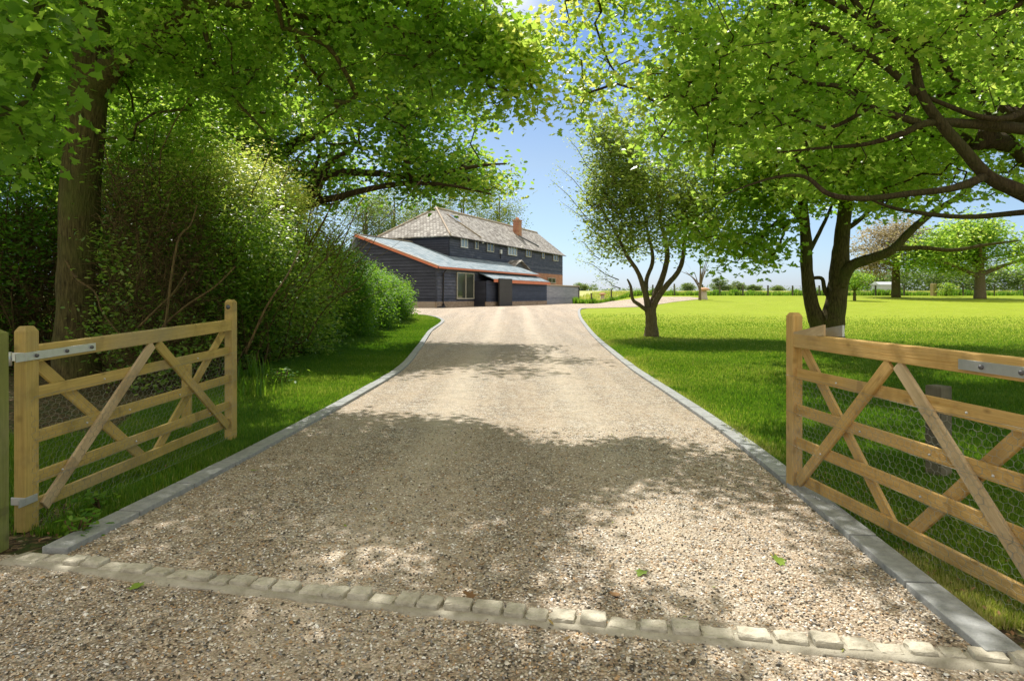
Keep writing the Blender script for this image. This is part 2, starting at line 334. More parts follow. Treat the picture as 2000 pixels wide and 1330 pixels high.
M['brick'] = m_tiles('brick', [(.3, (.24, .09, .05)), (.55, (.50, .20, .11)), (.8, (.56, .32, .20))], .225, .075, .01, bump=.4, rust=(.5, .44, .36))
M['plinth'] = m_tiles('old_plinth_brick', [(.3, (.22, .14, .09)), (.55, (.42, .29, .19)), (.8, (.55, .45, .35))], .225, .075, .012, bump=.5, rust=(.5, .45, .38))
M['board'] = m_board('black_board', (.012, .013, .022), (.036, .039, .062), (.08, .085, .12))
M['board_old'] = m_board('weathered_board', (.016, .017, .025), (.06, .063, .09), (.20, .20, .24))
M['board_gr'] = m_board('grey_board', (.14, .14, .17), (.34, .34, .40), (.50, .49, .52))
M['door'] = m_board('dark_door', (.02, .017, .015), (.045, .038, .033), (.06, .05, .045))
M['fascia'] = m_flat('red_fascia', (.66, .21, .11), .6, .15, 3, .4, 0, 0)
M['frame'] = m_flat('pale_frame', (.52, .50, .42), .6, .1, 8)
M['white'] = m_flat('white_frame', (.78, .78, .76), .5, .05, 8)
M['pipe'] = m_flat('black_pipe', (.03, .025, .025), .5, .2, 5)
M['strip_grey'] = m_flat('strip_grey', (.16, .17, .19), .5, .2, 4, .5, .3)
M['ridge'] = m_flat('ridge_tile', (.50, .41, .33), .85, .3, 5)
M['terra'] = m_flat('terracotta_cap', (.62, .36, .22), .85, .3, 4)
M['staddle'] = m_stone('pale_stone', (.5, .42, .36), (.7, .62, .56), 5, (.4, .32, .26))
M['shed'] = m_flat('pale_shed', (.45, .48, .52), .6, .05, 1)
k = NM('glass'); k.base(k.mix(k.noise(k.pos(), .7, 2), (.02, .025, .02), (.10, .11, .09))); k.rough(.05, .8); M['glass'] = k.m
k = NM('glass_bright'); k.base((.25, .3, .34)); k.rough(.08, .9); M['glass_b'] = k.m
k = NM('loose_stone'); k.base(k.ramp(k.attr('rnd'), PEB, 'CONSTANT')); k.rough(.75, .3); M['pebble'] = k.m
k = NM('dead_leaf'); k.base(k.ramp(k.attr('rnd'), [(0, (.10, .05, .02)), (.6, (.3, .17, .08)), (.9, (.2, .3, .04))])); k.rough(.7, .3); M['dead'] = k.m

# ------------------------------------------------------------------ ground, field, drive, soil
ys = np.concatenate([[-60, -20, -6, -2], np.arange(0, 8, .5), np.arange(8, 50, 1.0), np.arange(50, 110, 2.5), np.arange(110, 300, 10), [300, 340, 400, 600, 1000, 1800]])
xs = np.concatenate([[-1500, -600, -250, -100, -60, -35, -20, -12, -8, -5, -3, -1, 1, 3, 5, 7, 9], np.arange(9.5, 15.1, .5), [17, 20, 26, 35, 50, 75, 110, 180, 300, 700, 1500]])
def grid(name, XY, mat, off):
    """rows of x values per y"""
    V = []; Fc = []; rows = []
    for y, xr in XY:
        rows.append((len(V), len(xr)))
        for x in xr: V.append((x, y, float(terr(x, y)) + off))
    for (a, n), (b, m) in zip(rows[:-1], rows[1:]):
        i = j = 0
        while i < n - 1 or j < m - 1:
            if j >= m - 1 or (i < n - 1 and V[a + i + 1][0] <= V[b + j + 1][0]): Fc.append((a + i, a + i + 1, b + j)); i += 1
            else: Fc.append((a + i, b + j + 1, b + j)); j += 1
    return mesh(name, V, Fc, mat, smooth=True)
tag(grid('lawn_ground', [(y, xs) for y in ys], M['lawn'], 0), kind='structure')
fy = [y for y in ys if y >= 76]
tag(grid('field', [(y, xs) for y in fy], M['field'], .012), kind='structure')
dy = np.unique(np.concatenate([ys[(ys >= -6) & (ys <= 95)], [2.42, 2.47, 3.30, 3.47], np.arange(36, 54, .5)]))
XY = []
for y in dy:
    a = float(interp(LK, y)) if y > 3.3 else -9.0; b = float(interp(RG, y)) if y > 2.42 else 9.0
    if y > 28: a += .0
    XY.append((y, np.array([a] + [x for x in xs if a + .05 < x < b - .05] + [b])))
tag(grid('gravel_drive', XY, M['gravel'], .022), kind='structure')
# dark soil below the hedge
sy = np.unique(np.concatenate([ys[(ys >= 2) & (ys <= 36)], [3.5]]))
SX = [(2, -2.5), (3.5, -2.5), (4.2, -2.62), (5, -3.1), (6, -3.6), (8, -4.25), (10.9, -4.4), (16, -4.75), (26, -4.9), (33, -5.4), (37, -7)]
XY = []
for y in sy:
    b = float(np.interp(y, [p[0] for p in SX], [p[1] for p in SX])) + rng.uniform(-.06, .06)
    XY.append((y, np.array([-16] + [x for x in xs if -15.9 < x < b - .05] + [b])))
tag(grid('bare_soil', XY, M['soil'], .012), kind='structure')
XY = []
for y in np.concatenate([[2.0, 2.3, 2.47], np.arange(2.75, 5.6, .25)]):
    a = float(interp(RK, max(y, 2.47))) + .12; b = a + (.75 if y < 4 else .75 - (y - 4) * .38) + rng.uniform(-.06, .06); XY.append((y, np.array([a] + [x for x in xs if a + .05 < x < b - .05] + [b])))
tag(grid('bare_soil', XY, M['soil'], .012), kind='structure')

# ------------------------------------------------------------------ kerbs
def walk(tab, step, gap):
    pts = np.array([[p[0], p[1]] for p in tab]); pts = spline(pts, 12); d = np.concatenate([[0], np.cumsum(np.linalg.norm(np.diff(pts, axis=0), axis=1))])
    o = []; s = 0
    while s + step < d[-1]:
        o.append((np.array([np.interp(s, d, pts[:, i]) for i in (0, 1)]), np.array([np.interp(s + step - gap, d, pts[:, i]) for i in (0, 1)]))); s += step
    return o
def kerb(tab, side, label, group):
    for a, b in walk(tab, .60, .012):
        t = (b - a) / np.linalg.norm(b - a); n = np.array([t[1], -t[0]]) * side
        c2 = (a + b) / 2 + n * .075
        z = float(terr(*c2)); zz = (float(terr(*b)) - float(terr(*a))) / np.linalg.norm(b - a)
        ax = [np.array([t[0], t[1], zz]), np.array([n[0], n[1], 0]), np.array([0, 0, 1.])]
        ax[0] = ax[0] / np.linalg.norm(ax[0])
        tilt = rng.uniform(-.012, .012); ax[1] = np.array([n[0], n[1], tilt])
        o = obox('kerb_stone', (c2[0], c2[1], z - .008 + rng.uniform(-.003, .003)), ax, (np.linalg.norm(b - a), .15, .13), M['kerb'], None, .006)
        tag(o, label, 'kerb stone', group)
kerb(LK[1:10] + [(-5.4, 35.6), (-6.8, 37.2)], -1, 'flat grey kerb stone set between the gravel drive and the hedge verge', 'kerb stones along the hedge side of the drive')
kerb(RK[1:], 1, 'flat grey kerb stone set between the gravel drive and the open lawn', 'kerb stones along the lawn side of the drive')

# ------------------------------------------------------------------ threshold setts
A0 = G(60, 1098); A1 = np.array([2.15, 2.415, 0]); d = A1 - A0; d[2] = 0; Ls = np.linalg.norm(d); t = d / Ls; nrm = np.array([t[1], -t[0], 0])
s = 0.0
while s < Ls:
    l = rng.uniform(.085, .13); wd = rng.uniform(.08, .10)
    bow = .06 * math.sin(math.pi * s / Ls)
    c = A0 + t * (s + l / 2) + nrm * (bow + rng.uniform(-.009, .009)); c[2] = .006 + rng.uniform(-.014, .010)
    ang = rng.uniform(-.06, .06); tt = np.array([t[0] * math.cos(ang) - t[1] * math.sin(ang), t[0] * math.sin(ang) + t[1] * math.cos(ang), 0])
    nn = np.array([-tt[1], tt[0], rng.uniform(-.05, .05)])
    bm = bmesh.new(); bmesh.ops.create_cube(bm, size=1)
    for v in bm.verts: v.co = Vector((v.co.x * l * rng.uniform(.93, 1.03), v.co.y * wd * rng.uniform(.9, 1.05), v.co.z * .085))
    bmesh.ops.bevel(bm, geom=bm.edges[:], offset=rng.uniform(.007, .013), segments=2, affect='EDGES', profile=.55)
    bmesh.ops.subdivide_edges(bm, edges=[e for e in bm.edges if e.calc_length() > .04], cuts=3, use_grid_fill=True)
    for v in bm.verts:
        q = Vector(v.co) + Vector(rng.normal(0, .0016, 3)); v.co = Vector(c) + Vector(tt) * q.x + Vector(nn) * q.y + Vector((0, 0, 1)) * q.z
    bmesh.ops.recalc_face_normals(bm, faces=bm.faces)
    o = bmobj('sett', bm, M['sett'], None, c, [tt, nn, np.array([0, 0, 1.])])
    tag(o, 'worn buff stone sett in the row across the gateway', 'sett', 'stone setts across the gateway')
    s += l + rng.uniform(.008, .022)
V = []; Fc = []
for i in range(60):
    s = -0.1 + (Ls + .3) * i / 59; bow = .06 * math.sin(math.pi * min(max(s / Ls, 0), 1))
    c = A0 + t * s + nrm * bow
    for k_, (o_, z_) in enumerate(((-.07, .03), (.06, .034), (.078 + rng.uniform(0, .02), .029), (.10 + rng.uniform(-.03, .04), .0))):
        V.append(c + nrm * o_ + np.array([0, 0, z_ if k_ else .02]))
    if i:
        for k_ in range(3): a = (i - 1) * 4 + k_; Fc.append((a, a + 1, a + 5, a + 4))
for v in V: v[2] = max(v[2], 0) if v[2] > 0 else 0.0
tag(mesh('mortar_bed', V, Fc, M['mortar'], None, True), kind='structure')

# loose stones on the near gravel
N = 62000
Yv = 2.2 * (6.8 / 2.2) ** (rng.uniform(0, 1, N) ** .9); Xv = rng.uniform(-.82, .82, N) * Yv
ok = (Xv > np.where(Yv > 3.3, interp(LK, Yv), -9)) & (Xv < np.where(Yv > 2.42, interp(RG, Yv), 9))
lx = (Xv - A0[0]) * nrm[0] + (Yv - A0[1]) * nrm[1]
ok &= ~((lx > -.07) & (lx < .17) & (rng.uniform(0, 1, N) > .16 + .45 * (lx > .07) * (np.sin(Xv * 3.1) + np.sin(Xv * 7.7) > -.4)))
Xv, Yv = Xv[ok], Yv[ok]; N = len(Xv)
oct_ = np.array([(1, 0, 0), (0, 1, 0), (-1, 0, 0), (0, -1, 0), (0, 0, 1), (.55, .55, .6), (-.55, .5, .6), (-.5, -.55, .55), (.5, -.5, .6)])
of = [(0, 1, 5), (1, 2, 6), (2, 3, 7), (3, 0, 8), (0, 5, 8), (1, 6, 5), (2, 7, 6), (3, 8, 7), (5, 6, 7, 8)]
of = [(0, 1, 5), (1, 6, 5), (1, 2, 6), (2, 7, 6), (2, 3, 7), (3, 8, 7), (3, 0, 8), (0, 5, 8), (5, 6, 7, 8)]
oct9 = np.delete(oct_, 4, 0); of = [tuple(i - 1 if i > 4 else i for i in f) for f in of]
a = rng.uniform(0, 6.28, N); rs = rng.uniform(.0035, .0085, N) * (1 + .5 * (rng.uniform(0, 1, N) > .93)); el = rng.uniform(.55, 1, N); hz = rng.uniform(.35, .8, N)
T = oct9[None] * rs[:, None, None]; T = T * (1 + rng.uniform(-.22, .22, T.shape))
x_ = T[..., 0]; y_ = T[..., 1] * el[:, None]; z_ = T[..., 2] * hz[:, None]
tx = rng.normal(0, .35, N)[:, None]
V = np.stack([x_ * np.cos(a)[:, None] - y_ * np.sin(a)[:, None] + Xv[:, None], x_ * np.sin(a)[:, None] + y_ * np.cos(a)[:, None] + Yv[:, None], z_ + tx * x_ + .023 + rng.uniform(-.001, .004, N)[:, None]], -1)
tag(bulk('loose_gravel', V.reshape(-1, 3), 8, of, N, M['pebble'], rnd=rng.uniform(0, 1, N)), kind='stuff')

# ------------------------------------------------------------------ leaves and crowns
def half(outline, fold=.12):
    """leaf template: right half outline (x along, y side) mirrored; returns verts, faces"""
    o = outline; n = len(o); V = [(x, y, abs(y) * fold) for x, y in o] + [(x, -y, abs(y) * fold) for x, y in o[1:-1]]
    f1 = tuple(range(n)); f2 = (0,) + tuple(n - 1 + 0 if False else i for i in [n - 1]) + tuple(range(2 * n - 3, n - 1, -1))
    return np.array(V), [f1[::-1], f2[::-1]]
MAPLE = half([(0, 0), (.02, .25), (-.06, .46), (.22, .36), (.42, .58), (.50, .26), (.78, .22), (1.05, 0)], .18)
OAK = half([(0, 0), (.15, .12), (.3, .3), (.42, .16), (.6, .34), (.72, .16), (.88, .2), (1, 0)], .2)
OVAL = half([(0, 0), (.35, .22), (.75, .2), (1, 0)], .25)
def leaves(name, pos, size, tpl, mat, parent, rnd, droop=.35, tilt=.55, out=None):
    N = len(pos); tv, tf = tpl; n = len(tv)
    az = rng.uniform(0, 2 * math.pi, N); dr = rng.normal(-droop, .35, N)
    dv = np.stack([np.cos(az), np.sin(az), dr], 1)
    if out is not None: dv[:, :2] += out[:, :2] * .8
    dv /= np.linalg.norm(dv, axis=1)[:, None]
    up = np.stack([rng.normal(0, tilt, N), rng.normal(0, tilt, N), np.ones(N)], 1)
    if out is not None: up += out * .5
    sv = np.cross(up, dv); sv /= np.linalg.norm(sv, axis=1)[:, None] + 1e-9; nv = np.cross(dv, sv)
    sz = size * (.5 + .85 * rng.beta(2.2, 2, N))
    T = tv[None] * sz[:, None, None]
    V = pos[:, None, :] + T[..., 0:1] * dv[:, None] + T[..., 1:2] * sv[:, None] + T[..., 2:3] * nv[:, None]
    return bulk(name, V.reshape(-1, 3), n, tf, N, mat, parent, rnd)
def inpoly(px, py, poly):
    px = np.asarray(px); py = np.asarray(py); c = np.zeros(px.shape, bool); n = len(poly)
    for i in range(n):
        x1, y1 = poly[i]; x2, y2 = poly[(i + 1) % n]
        if y1 == y2: continue
        k_ = ((y1 > py) != (y2 > py)) & (px < (x2 - x1) * (py - y1) / (y2 - y1) + x1); c ^= k_
    return c
SUNNY = [
    [(560, 852), (620, 812), (790, 800), (960, 845), (1120, 905), (1240, 850), (1330, 810), (1345, 790), (1290, 765), (1160, 670), (1135, 640), (1110, 650), (1090, 672), (960, 700), (830, 725), (700, 775), (520, 850)],
    [(600, 585), (2400, 585), (2400, 695), (1700, 675), (1530, 645), (1290, 652), (1150, 656), (1130, 640), (1100, 645), (870, 632), (780, 612)],
    [(1240, 965), (1400, 950), (1470, 1050), (1560, 1100), (1560, 1190), (1420, 1230), (1250, 1205), (1060, 1130), (1150, 1080), (1190, 1010)],
    [(1010, 1215), (1180, 1225), (1420, 1250), (1390, 1335), (1120, 1345), (1000, 1290)],
    [(1235, 735), (1310, 712), (1350, 740), (1400, 790), (1420, 840), (1350, 820), (1290, 780)], [(1440, 770), (1520, 765), (1520, 790), (1450, 795)], [(1560, 700), (1680, 705), (1660, 720), (1560, 715)],
    [(530, 1225), (650, 1228), (640, 1275), (560, 1268)], [(480, 905), (560, 890), (580, 930), (470, 940)], [(60, 1140), (130, 1140), (120, 1210), (50, 1190)],
    [(1600, 730), (1700, 725), (1720, 748), (1620, 752)], [(1820, 718), (1960, 728), (1940, 750), (1820, 745)], [(1590, 862), (1760, 880), (1740, 905), (1590, 888)], [(1690, 798), (1800, 808), (1780, 838), (1690, 828)], [(1850, 860), (1960, 880), (1940, 920), (1850, 900)], [(560, 1000), (610, 995), (620, 1012), (570, 1018)], [(740, 1080), (800, 1085), (780, 1100)], [(640, 1165), (690, 1165), (680, 1185)], [(820, 880), (850, 870), (860, 890)],
    [(470, 1110), (640, 1125), (660, 1150), (480, 1135)], [(560, 820), (700, 745), (650, 740), (520, 815)], [(700, 690), (790, 655), (830, 660), (770, 705)], [(1310, 560), (1310, 480), (700, 480), (700, 560)]]
GAP = [[(945, -400), (1110, -400), (1100, 0), (1105, 60), (1112, 110), (1125, 165), (1130, 215), (1175, 245), (1185, 330), (1240, 410), (1262, 440), (1450, 445), (1452, 520), (1800, 545), (2100, 560), (2100, 1400), (-200, 1400), (-200, 760), (600, 760), (690, 440), (700, 395), (860, 385), (1000, 420), (1030, 400), (1015, 300), (985, 262), (1040, 250), (1090, 238), (1084, 160), (1070, 98), (1005, 62), (955, 25)]]
def noise3(p, f, seed):
    """cheap smooth pseudo noise for carving clumps"""
    r = np.random.default_rng(seed); o = np.zeros(len(p))
    for i in range(5):
        k_ = r.normal(0, f * (1 + .5 * i), 3); o += np.sin(p @ k_ + r.uniform(0, 6.28)) / (1 + .5 * i)
    return o / 2.2
def crown_pts(blobs, n, mask=None, shade=True, carve=(1.4, -.25), seed=1, shell=.0, fuzz=14, sunkeep=.0, gap=True):
    vol = np.array([b[3] * b[4] * b[5] for b in blobs]); pr = vol / vol.sum(); res = []; tot = 0; it = 0
    while tot < n and it < 60:
        it += 1; k_ = rng.choice(len(blobs), 4000, p=pr); B = np.array(blobs)[k_]
        d_ = rng.normal(0, 1, (4000, 3)); d_ /= np.linalg.norm(d_, axis=1)[:, None]; r = rng.uniform(shell, 1, 4000) ** (1 / 2.4)
        p = B[:, :3] + d_ * r[:, None] * B[:, 3:6]
        keep = noise3(p, carve[0], seed) > carve[1]
        px = 1000 + F * p[:, 0] / np.maximum(p[:, 1], .3) + rng.normal(0, fuzz, 4000); py = HY - F * (p[:, 2] - HC) / np.maximum(p[:, 1], .3) + rng.normal(0, fuzz, 4000)
        vis = p[:, 1] > .5
        if gap:
            for g_ in GAP: keep &= ~(inpoly(px, py, g_) & vis)
        if mask: keep &= ~(inpoly(px, py, mask) & vis)
        if shade:
            g_ = p - SUN[None] * (p[:, 2] / SUN[2])[:, None]; gx = 1000 + F * g_[:, 0] / np.maximum(g_[:, 1], .3); gy = HY + F * HC / np.maximum(g_[:, 1], .3)
            s__ = np.zeros(4000, bool)
            for q in SUNNY:
                for o_ in (-.2, 0, .2): s__ |= inpoly(gx + o_ * F / np.maximum(g_[:, 1], .3), gy + o_ * 30, q)
            h_ = p - SUN[None] * ((p[:, 2] - 3.6) / SUN[2])[:, None]; s__ |= (p[:, 2] > 3.8) & (h_[:, 0] > -6.9) & (h_[:, 0] < -4.2) & (h_[:, 1] > 11.8) & (h_[:, 1] < 20) & (rng.uniform(0, 1, 4000) < .95)
            keep &= ~s__ | (rng.uniform(0, 1, 4000) < sunkeep)
        p = p[keep]; res.append(p); tot += len(p)
    return np.concatenate(res)[:n]
def grow(limbs, tips, twig=.006, maxfrac=.7, curve=.12):
    """limbs: list of (pts, radii). connects every tip to the nearest wood. returns tube paths"""
    nodes = []; rad = []; par = []; fixed = []
    for pts, rr in limbs:
        for i in range(len(pts)): nodes.append(pts[i]); rad.append(rr[i]); par.append(-1); fixed.append(True)
    tips = np.asarray(tips); base = np.array(nodes); d0 = np.array([np.min(np.linalg.norm(base - t_, axis=1)) for t_ in tips])
    cap = len(nodes) + len(tips) * 5 + 5; NA = np.zeros((cap, 3)); NA[:len(nodes)] = nodes; n = len(nodes); PR = list(par); segs = []
    limbr = np.zeros(cap); limbr[:n] = rad
    for ti in np.argsort(d0):
        t_ = tips[ti]; dd = np.linalg.norm(NA[:n] - t_, axis=1) + .25 * np.maximum(NA[:n, 2] - t_[2], 0) + np.where(limbr[:n] > 0, .15, 0)
        j = int(np.argmin(dd)); L = np.linalg.norm(NA[j] - t_); m_ = 2 if L < .6 else (3 if L < 2 else 4)
        prev = j; path = [j]
        bend = rng.normal(0, curve, 3) * L
        for q in range(1, m_ + 1):
            f = q / m_; x = NA[j] * (1 - f) + t_ * f + bend * math.sin(math.pi * f) + (rng.normal(0, .03, 3) * L if q < m_ else 0)
            NA[n] = x; PR.append(prev); path.append(n); prev = n; n += 1
        segs.append(path)
    cnt = np.zeros(n); leafn = [s_[-1] for s_ in segs]
    for l_ in leafn: cnt[l_] += 1
    for i in range(n - 1, -1, -1):
        if PR[i] >= 0: cnt[PR[i]] += cnt[i]
    out_ = []
    for s_ in segs:
        r = twig * np.maximum(cnt[s_], 1) ** .5
        if limbr[s_[0]] > 0: r = np.minimum(r, limbr[s_[0]] * maxfrac); r[0] = r[1] * 1.15
        else: r[0] = min(r[0], r[1] * 1.2)
        out_.append((NA[s_], r))
    return out_
def tree(name, loc, label, group, limbs, tips, nleaf, spread, size, tpl, lmat, bmat, twig=.006, trunk_sides=12, flat=.6, droop=.35, rb=(0, 1), knob=.06, curve=.12, cat='tree', rndfun=None, thin=1.0):
    root = empty(name, loc, label, cat, group)
    lp = []
    for pts, r0, r1 in limbs:
        r0 = [q_ * thin for q_ in r0]
        pp = spline(pts, 5); lp.append((pp, np.linspace(r0, r1, len(pp)) if not hasattr(r0, '__len__') else np.interp(np.linspace(0, 1, len(pp)), np.linspace(0, 1, len(r0)), r0)))
    tubes('trunk', lp, bmat, root, trunk_sides, knob)
    tw = grow(lp, tips, twig, curve=curve)
    tubes('branches', tw, bmat, root, 5)
    c = np.repeat(tips, nleaf, 0); off = rng.normal(0, 1, c.shape) * spread; off[:, 2] *= flat
    cr = np.repeat(rng.uniform(0, 1, len(tips)), nleaf)
    r = np.clip(rb[0] + (rb[1] - rb[0]) * (.45 * cr + .55 * rng.uniform(0, 1, len(c))), 0, 1)
    if rndfun is not None: r = np.clip(r + rndfun(c + off), 0, 1)
    leaves('crown', c + off, size, tpl, lmat, root, r, droop, .85)
    return root

# ------------------------------------------------------------------ the barn house
U = np.array([.403, .915, 0.]); W = np.array([-.915, .403, 0.]); ZP = .47; Z3 = np.array([0, 0, 1.])
HO = np.array([-5.8, 49.0, ZP])
def H(u, v, z): return HO + U * u + W * v + Z3 * z
def poly3(name, pts, mat, parent, ax, thick=0.0, org=None):
    """flat polygon (list of 3d points) with a thickness downwards and a gr attribute in plane axes ax"""
    pts = [np.asarray(p, float) for p in pts]; n = len(pts); o = pts[0] if org is None else org
    V = list(pts); Fc = [tuple(range(n))]
    if thick:
        nn = np.cross(pts[1] - pts[0], pts[2] - pts[0]); nn /= np.linalg.norm(nn)
        if nn[2] < 0: nn = -nn
        V += [p - nn * thick for p in pts]; Fc.append(tuple(range(2 * n - 1, n - 1, -1)))
        for i in range(n): j = (i + 1) % n; Fc.append((i, i + n, j + n, j))
    g = [((p - o) @ ax[0] + 3, (p - o) @ ax[1] + 5, 0) for p in V]
    ob = mesh(name, V, Fc, mat, parent, gr=g); me = ob.data
    bm = bmesh.new(); bm.from_mesh(me); bmesh.ops.recalc_face_normals(bm, faces=bm.faces); bm.to_mesh(me); bm.free(); return ob
def boards(name, p0, p1, z0, ztop, nrm_, mat, parent, bh=.25, lap=.065, holes=()):
    """lapped weatherboards from p0 to p1 (xy on plan), z0 up to ztop(s) where s is the distance from p0"""
    p0 = np.asarray(p0, float).copy(); p1 = np.asarray(p1, float).copy(); p0[2] = p1[2] = 0; L = np.linalg.norm(p1 - p0); t_ = (p1 - p0) / L
    V = []; Fc = []; g = []; z = z0; zt = max(ztop(0), ztop(L))
    while z < zt - .01:
        a, b = 0.0, L; z1 = z + bh
        ss = np.linspace(0, L, 60); good = [s_ for s_ in ss if ztop(s_) > z + .005]
        if not good: break
        a, b = good[0], good[-1]
        offb = lap; n0 = len(V); top = np.linspace(b, a, 2 if abs(ztop(a) - ztop(b)) < .01 and ztop((a + b) / 2) - ztop(a) < .01 else 14)
        q = [(a, z, 0), (b, z, 0), (a, z, offb), (b, z, offb)]
        for s_ in top:
            zz = max(min(z1, ztop(s_)), z + .002); q.append((s_, zz, offb + (.004 - offb) * (zz - z) / bh))
        for s_, zz, o_ in q:
            V.append(p0 + t_ * s_ + nrm_ * o_ + Z3 * zz); g.append((s_ + z * 7.3, zz, 0))
        Fc += [tuple(range(n0 + 2, n0 + 4 + len(top))), (n0, n0 + 1, n0 + 3, n0 + 2)]
        z = z1
    return mesh(name, V, Fc, mat, parent, gr=g)
def wbox(name, u, v, z, du, dv, dz, mat, parent, bevel=0.0, ref=None):
    return obox(name, H(u, v, z), [U, Z3, W], (du, dz, dv), mat, parent, bevel)
barn = empty('barn_house', H(0, 0, 0), 'long black weatherboarded barn house with brown hipped tile roof and blue-grey lean-to roof', 'house')
E1, RG_Z, EZ = 3.33, 5.93, 6.53           # lean-to eave, lean-to top, barn eave heights above the pad
slope = (RG_Z - E1) / 7.4
LT = 20.7
# lean-to walls
boards('end_wall', H(0, 7.3, 0), H(0, 0, 0), ZP + .5, lambda s_: ZP + E1 - .12 + (7.3 - s_) * slope, -U, M['board'], barn)
wbox('end_wall_core', .06, 3.65, 1.55, .1, 7.28, 3.1, M['board'], barn)
boards('front_wall', H(0, 0, 0), H(LT, 0, 0), ZP + .5, lambda s_: ZP + E1 - .1, -W, M['board_old'], barn)
wbox('front_wall_core', LT / 2, .06, 1.6, LT - .02, .1, 3.2, M['board'], barn)
wbox('plinth', LT / 2, .0, .2, LT + .06, .14, .6, M['plinth'], barn)
wbox('plinth', 0.0, 3.72, .2, .14, 7.3, .6, M['plinth'], barn)
wbox('corner_board', -.03, -.03, 1.9, .12, .12, 2.75, M['board'], barn)
# lean-to roof
ax_r = [U, (W + Z3 * slope) / math.hypot(1, slope)]
def rz(v): return E1 + slope * v
ov = .35
poly3('lean_to_roof', [H(-.3, -ov, rz(-ov)), H(LT + .2, -ov, rz(-ov)), H(LT + .2, 3.45, rz(3.45)), H(8.1, 3.45, rz(3.45)), H(8.1, 7.4, rz(7.4)), H(-.3, 7.4, rz(7.4))], M['slate'], barn, ax_r, .09)
poly3('back_roof', [H(-.3, 7.405, rz(7.4)), H(8.1, 7.405, rz(7.4)), H(8.1, 8.0, rz(7.4) - 1.2), H(-.3, 8.0, rz(7.4) - 1.2)], M['slate'], barn, ax_r, .09)
wbox('eave_fascia', LT / 2, -ov - .03, rz(-ov) - .09, LT + .5, .04, .15, M['fascia'], barn)
c = (H(-.34, -ov, rz(-ov)) + H(-.34, 7.4, rz(7.4))) / 2 - Z3 * .1
obox('verge_fascia', c, [ax_r[1], np.cross(U, ax_r[1]), U], (8.2, .17, .04), M['fascia'], barn)
c = (H(-.2, -ov, rz(-ov)) + H(-.2, 7.4, rz(7.4))) / 2 + Z3 * .03
obox('verge_tile', c, [ax_r[1], np.cross(U, ax_r[1]), U], (8.2, .05, .22), M['ridge'], barn)
obox('roof_top_strip', H(3.9, 7.4, rz(7.4) + .03), [U, W, Z3], (8.4, .3, .07), M['ridge'], barn)
# gutter pipe
tubes('downpipe', [(np.array([H(.9, -.38, 3.0), H(.9, -.12, 2.7), H(.9, -.1, .25), H(.75, -.35, .12)]), .055)], M['pipe'], barn, 8)
tubes('pipe_foot', [(np.array([H(.9, -.1, .3), H(.6, -.35, .1), H(-.2, -.6, .08), H(-.8, -.6, .05)]), .1)], M['pipe'], barn, 8)
def window(u, v, z, wd, h, panes, frame, glass, face, name='window', bars=0, proud=.05):
    """face 'front' (normal -W) at v"""
    f = .06
    fr = []
    root = wbox(name, u, v - proud, z, wd + .02, .03, h + .02, glass, barn)
    # frame as four bars + mullions in one child mesh
    bm = bmesh.new()
    def bar(cu, cz, du, dz):
        cc = H(cu, v - proud - .03, cz); V = [bm.verts.new(cc + U * du / 2 * i + Z3 * dz / 2 * j + W * .04 * k__) for i in (-1, 1) for j in (-1, 1) for k__ in (-1, 1)]
        for q in BOXF: bm.faces.new([V[i] for i in q])
    bar(u, z + h / 2, wd + f, f); bar(u, z - h / 2, wd + 2 * f, f * 1.3)
    bar(u - wd / 2, z, f, h - f * 1.2); bar(u + wd / 2, z, f, h - f * 1.2)
    for i in range(1, panes): bar(u - wd / 2 + wd * i / panes, z, f, h - f * 1.2)
    bmesh.ops.recalc_face_normals(bm, faces=bm.faces)
    o = bmobj('frame', bm, frame, root, H(u, v, z), [U, Z3, W])
    o.matrix_parent_inverse = Matrix.Identity(4)
    return root
def u_at(px, v):                           # where the vertical line of a pixel column meets the plane v
    b = HO + W * v; k_ = (px - 1000) / F; return (k_ * b[1] - b[0]) / (U[0] - k_ * U[1])
def z_at(py, u, v): q = H(u, v, 0); return HC - (py - HY) * q[1] / F - ZP
def win_px(x0, x1, y0, y1, v, panes, frame, glass, name='window'):
    a, b = u_at(x0, v), u_at(x1, v); uc = (a + b) / 2; zt, zb = z_at(y0, uc, v), z_at(y1, uc, v)
    return window(uc, v, (zt + zb) / 2, abs(b - a) - .06, zt - zb - .06, panes, frame, glass, 'front', name)
dr = win_px(891, 924, 533, 584, -.02, 2, M['frame'], M['glass'], 'glazed_door')
# projecting store under its own strip roof
ua, ub = u_at(949, -1.2), LT
boards('store_wall', H(ua, -1.2, 0), H(ub, -1.2, 0), ZP + .45, lambda s_: ZP + 2.25, -W, M['board'], barn)
wbox('store_core', (ua + ub) / 2, -.62, 1.1, ub - ua - .02, 1.1, 2.2, M['board'], barn)
wbox('store_plinth', (ua + ub) / 2, -1.18, .15, ub - ua + .04, .12, .58, M['plinth'], barn)
poly3('store_roof', [H(ua + .9, -1.5, 2.42), H(ub + .2, -1.5, 2.42), H(ub + .2, -.08, 2.98), H(ua + .9, -.08, 2.98)], M['slate'], barn, [U, W], .07)
um1, um2 = u_at(972, -1.5), u_at(997, -1.5)
wbox('store_fascia', (ua + .9 + um1) / 2, -1.54, 2.26, um1 - ua - .9, .04, .26, M['fascia'], barn)
wbox('store_fascia', (um2 + ub + .2) / 2, -1.54, 2.24, ub + .2 - um2, .04, .28, M['fascia'], barn)
sd_ = wbox('plank_door', (um1 + um2) / 2, -1.62, 1.23, um2 - um1, .12, 2.5, M['door'], barn)
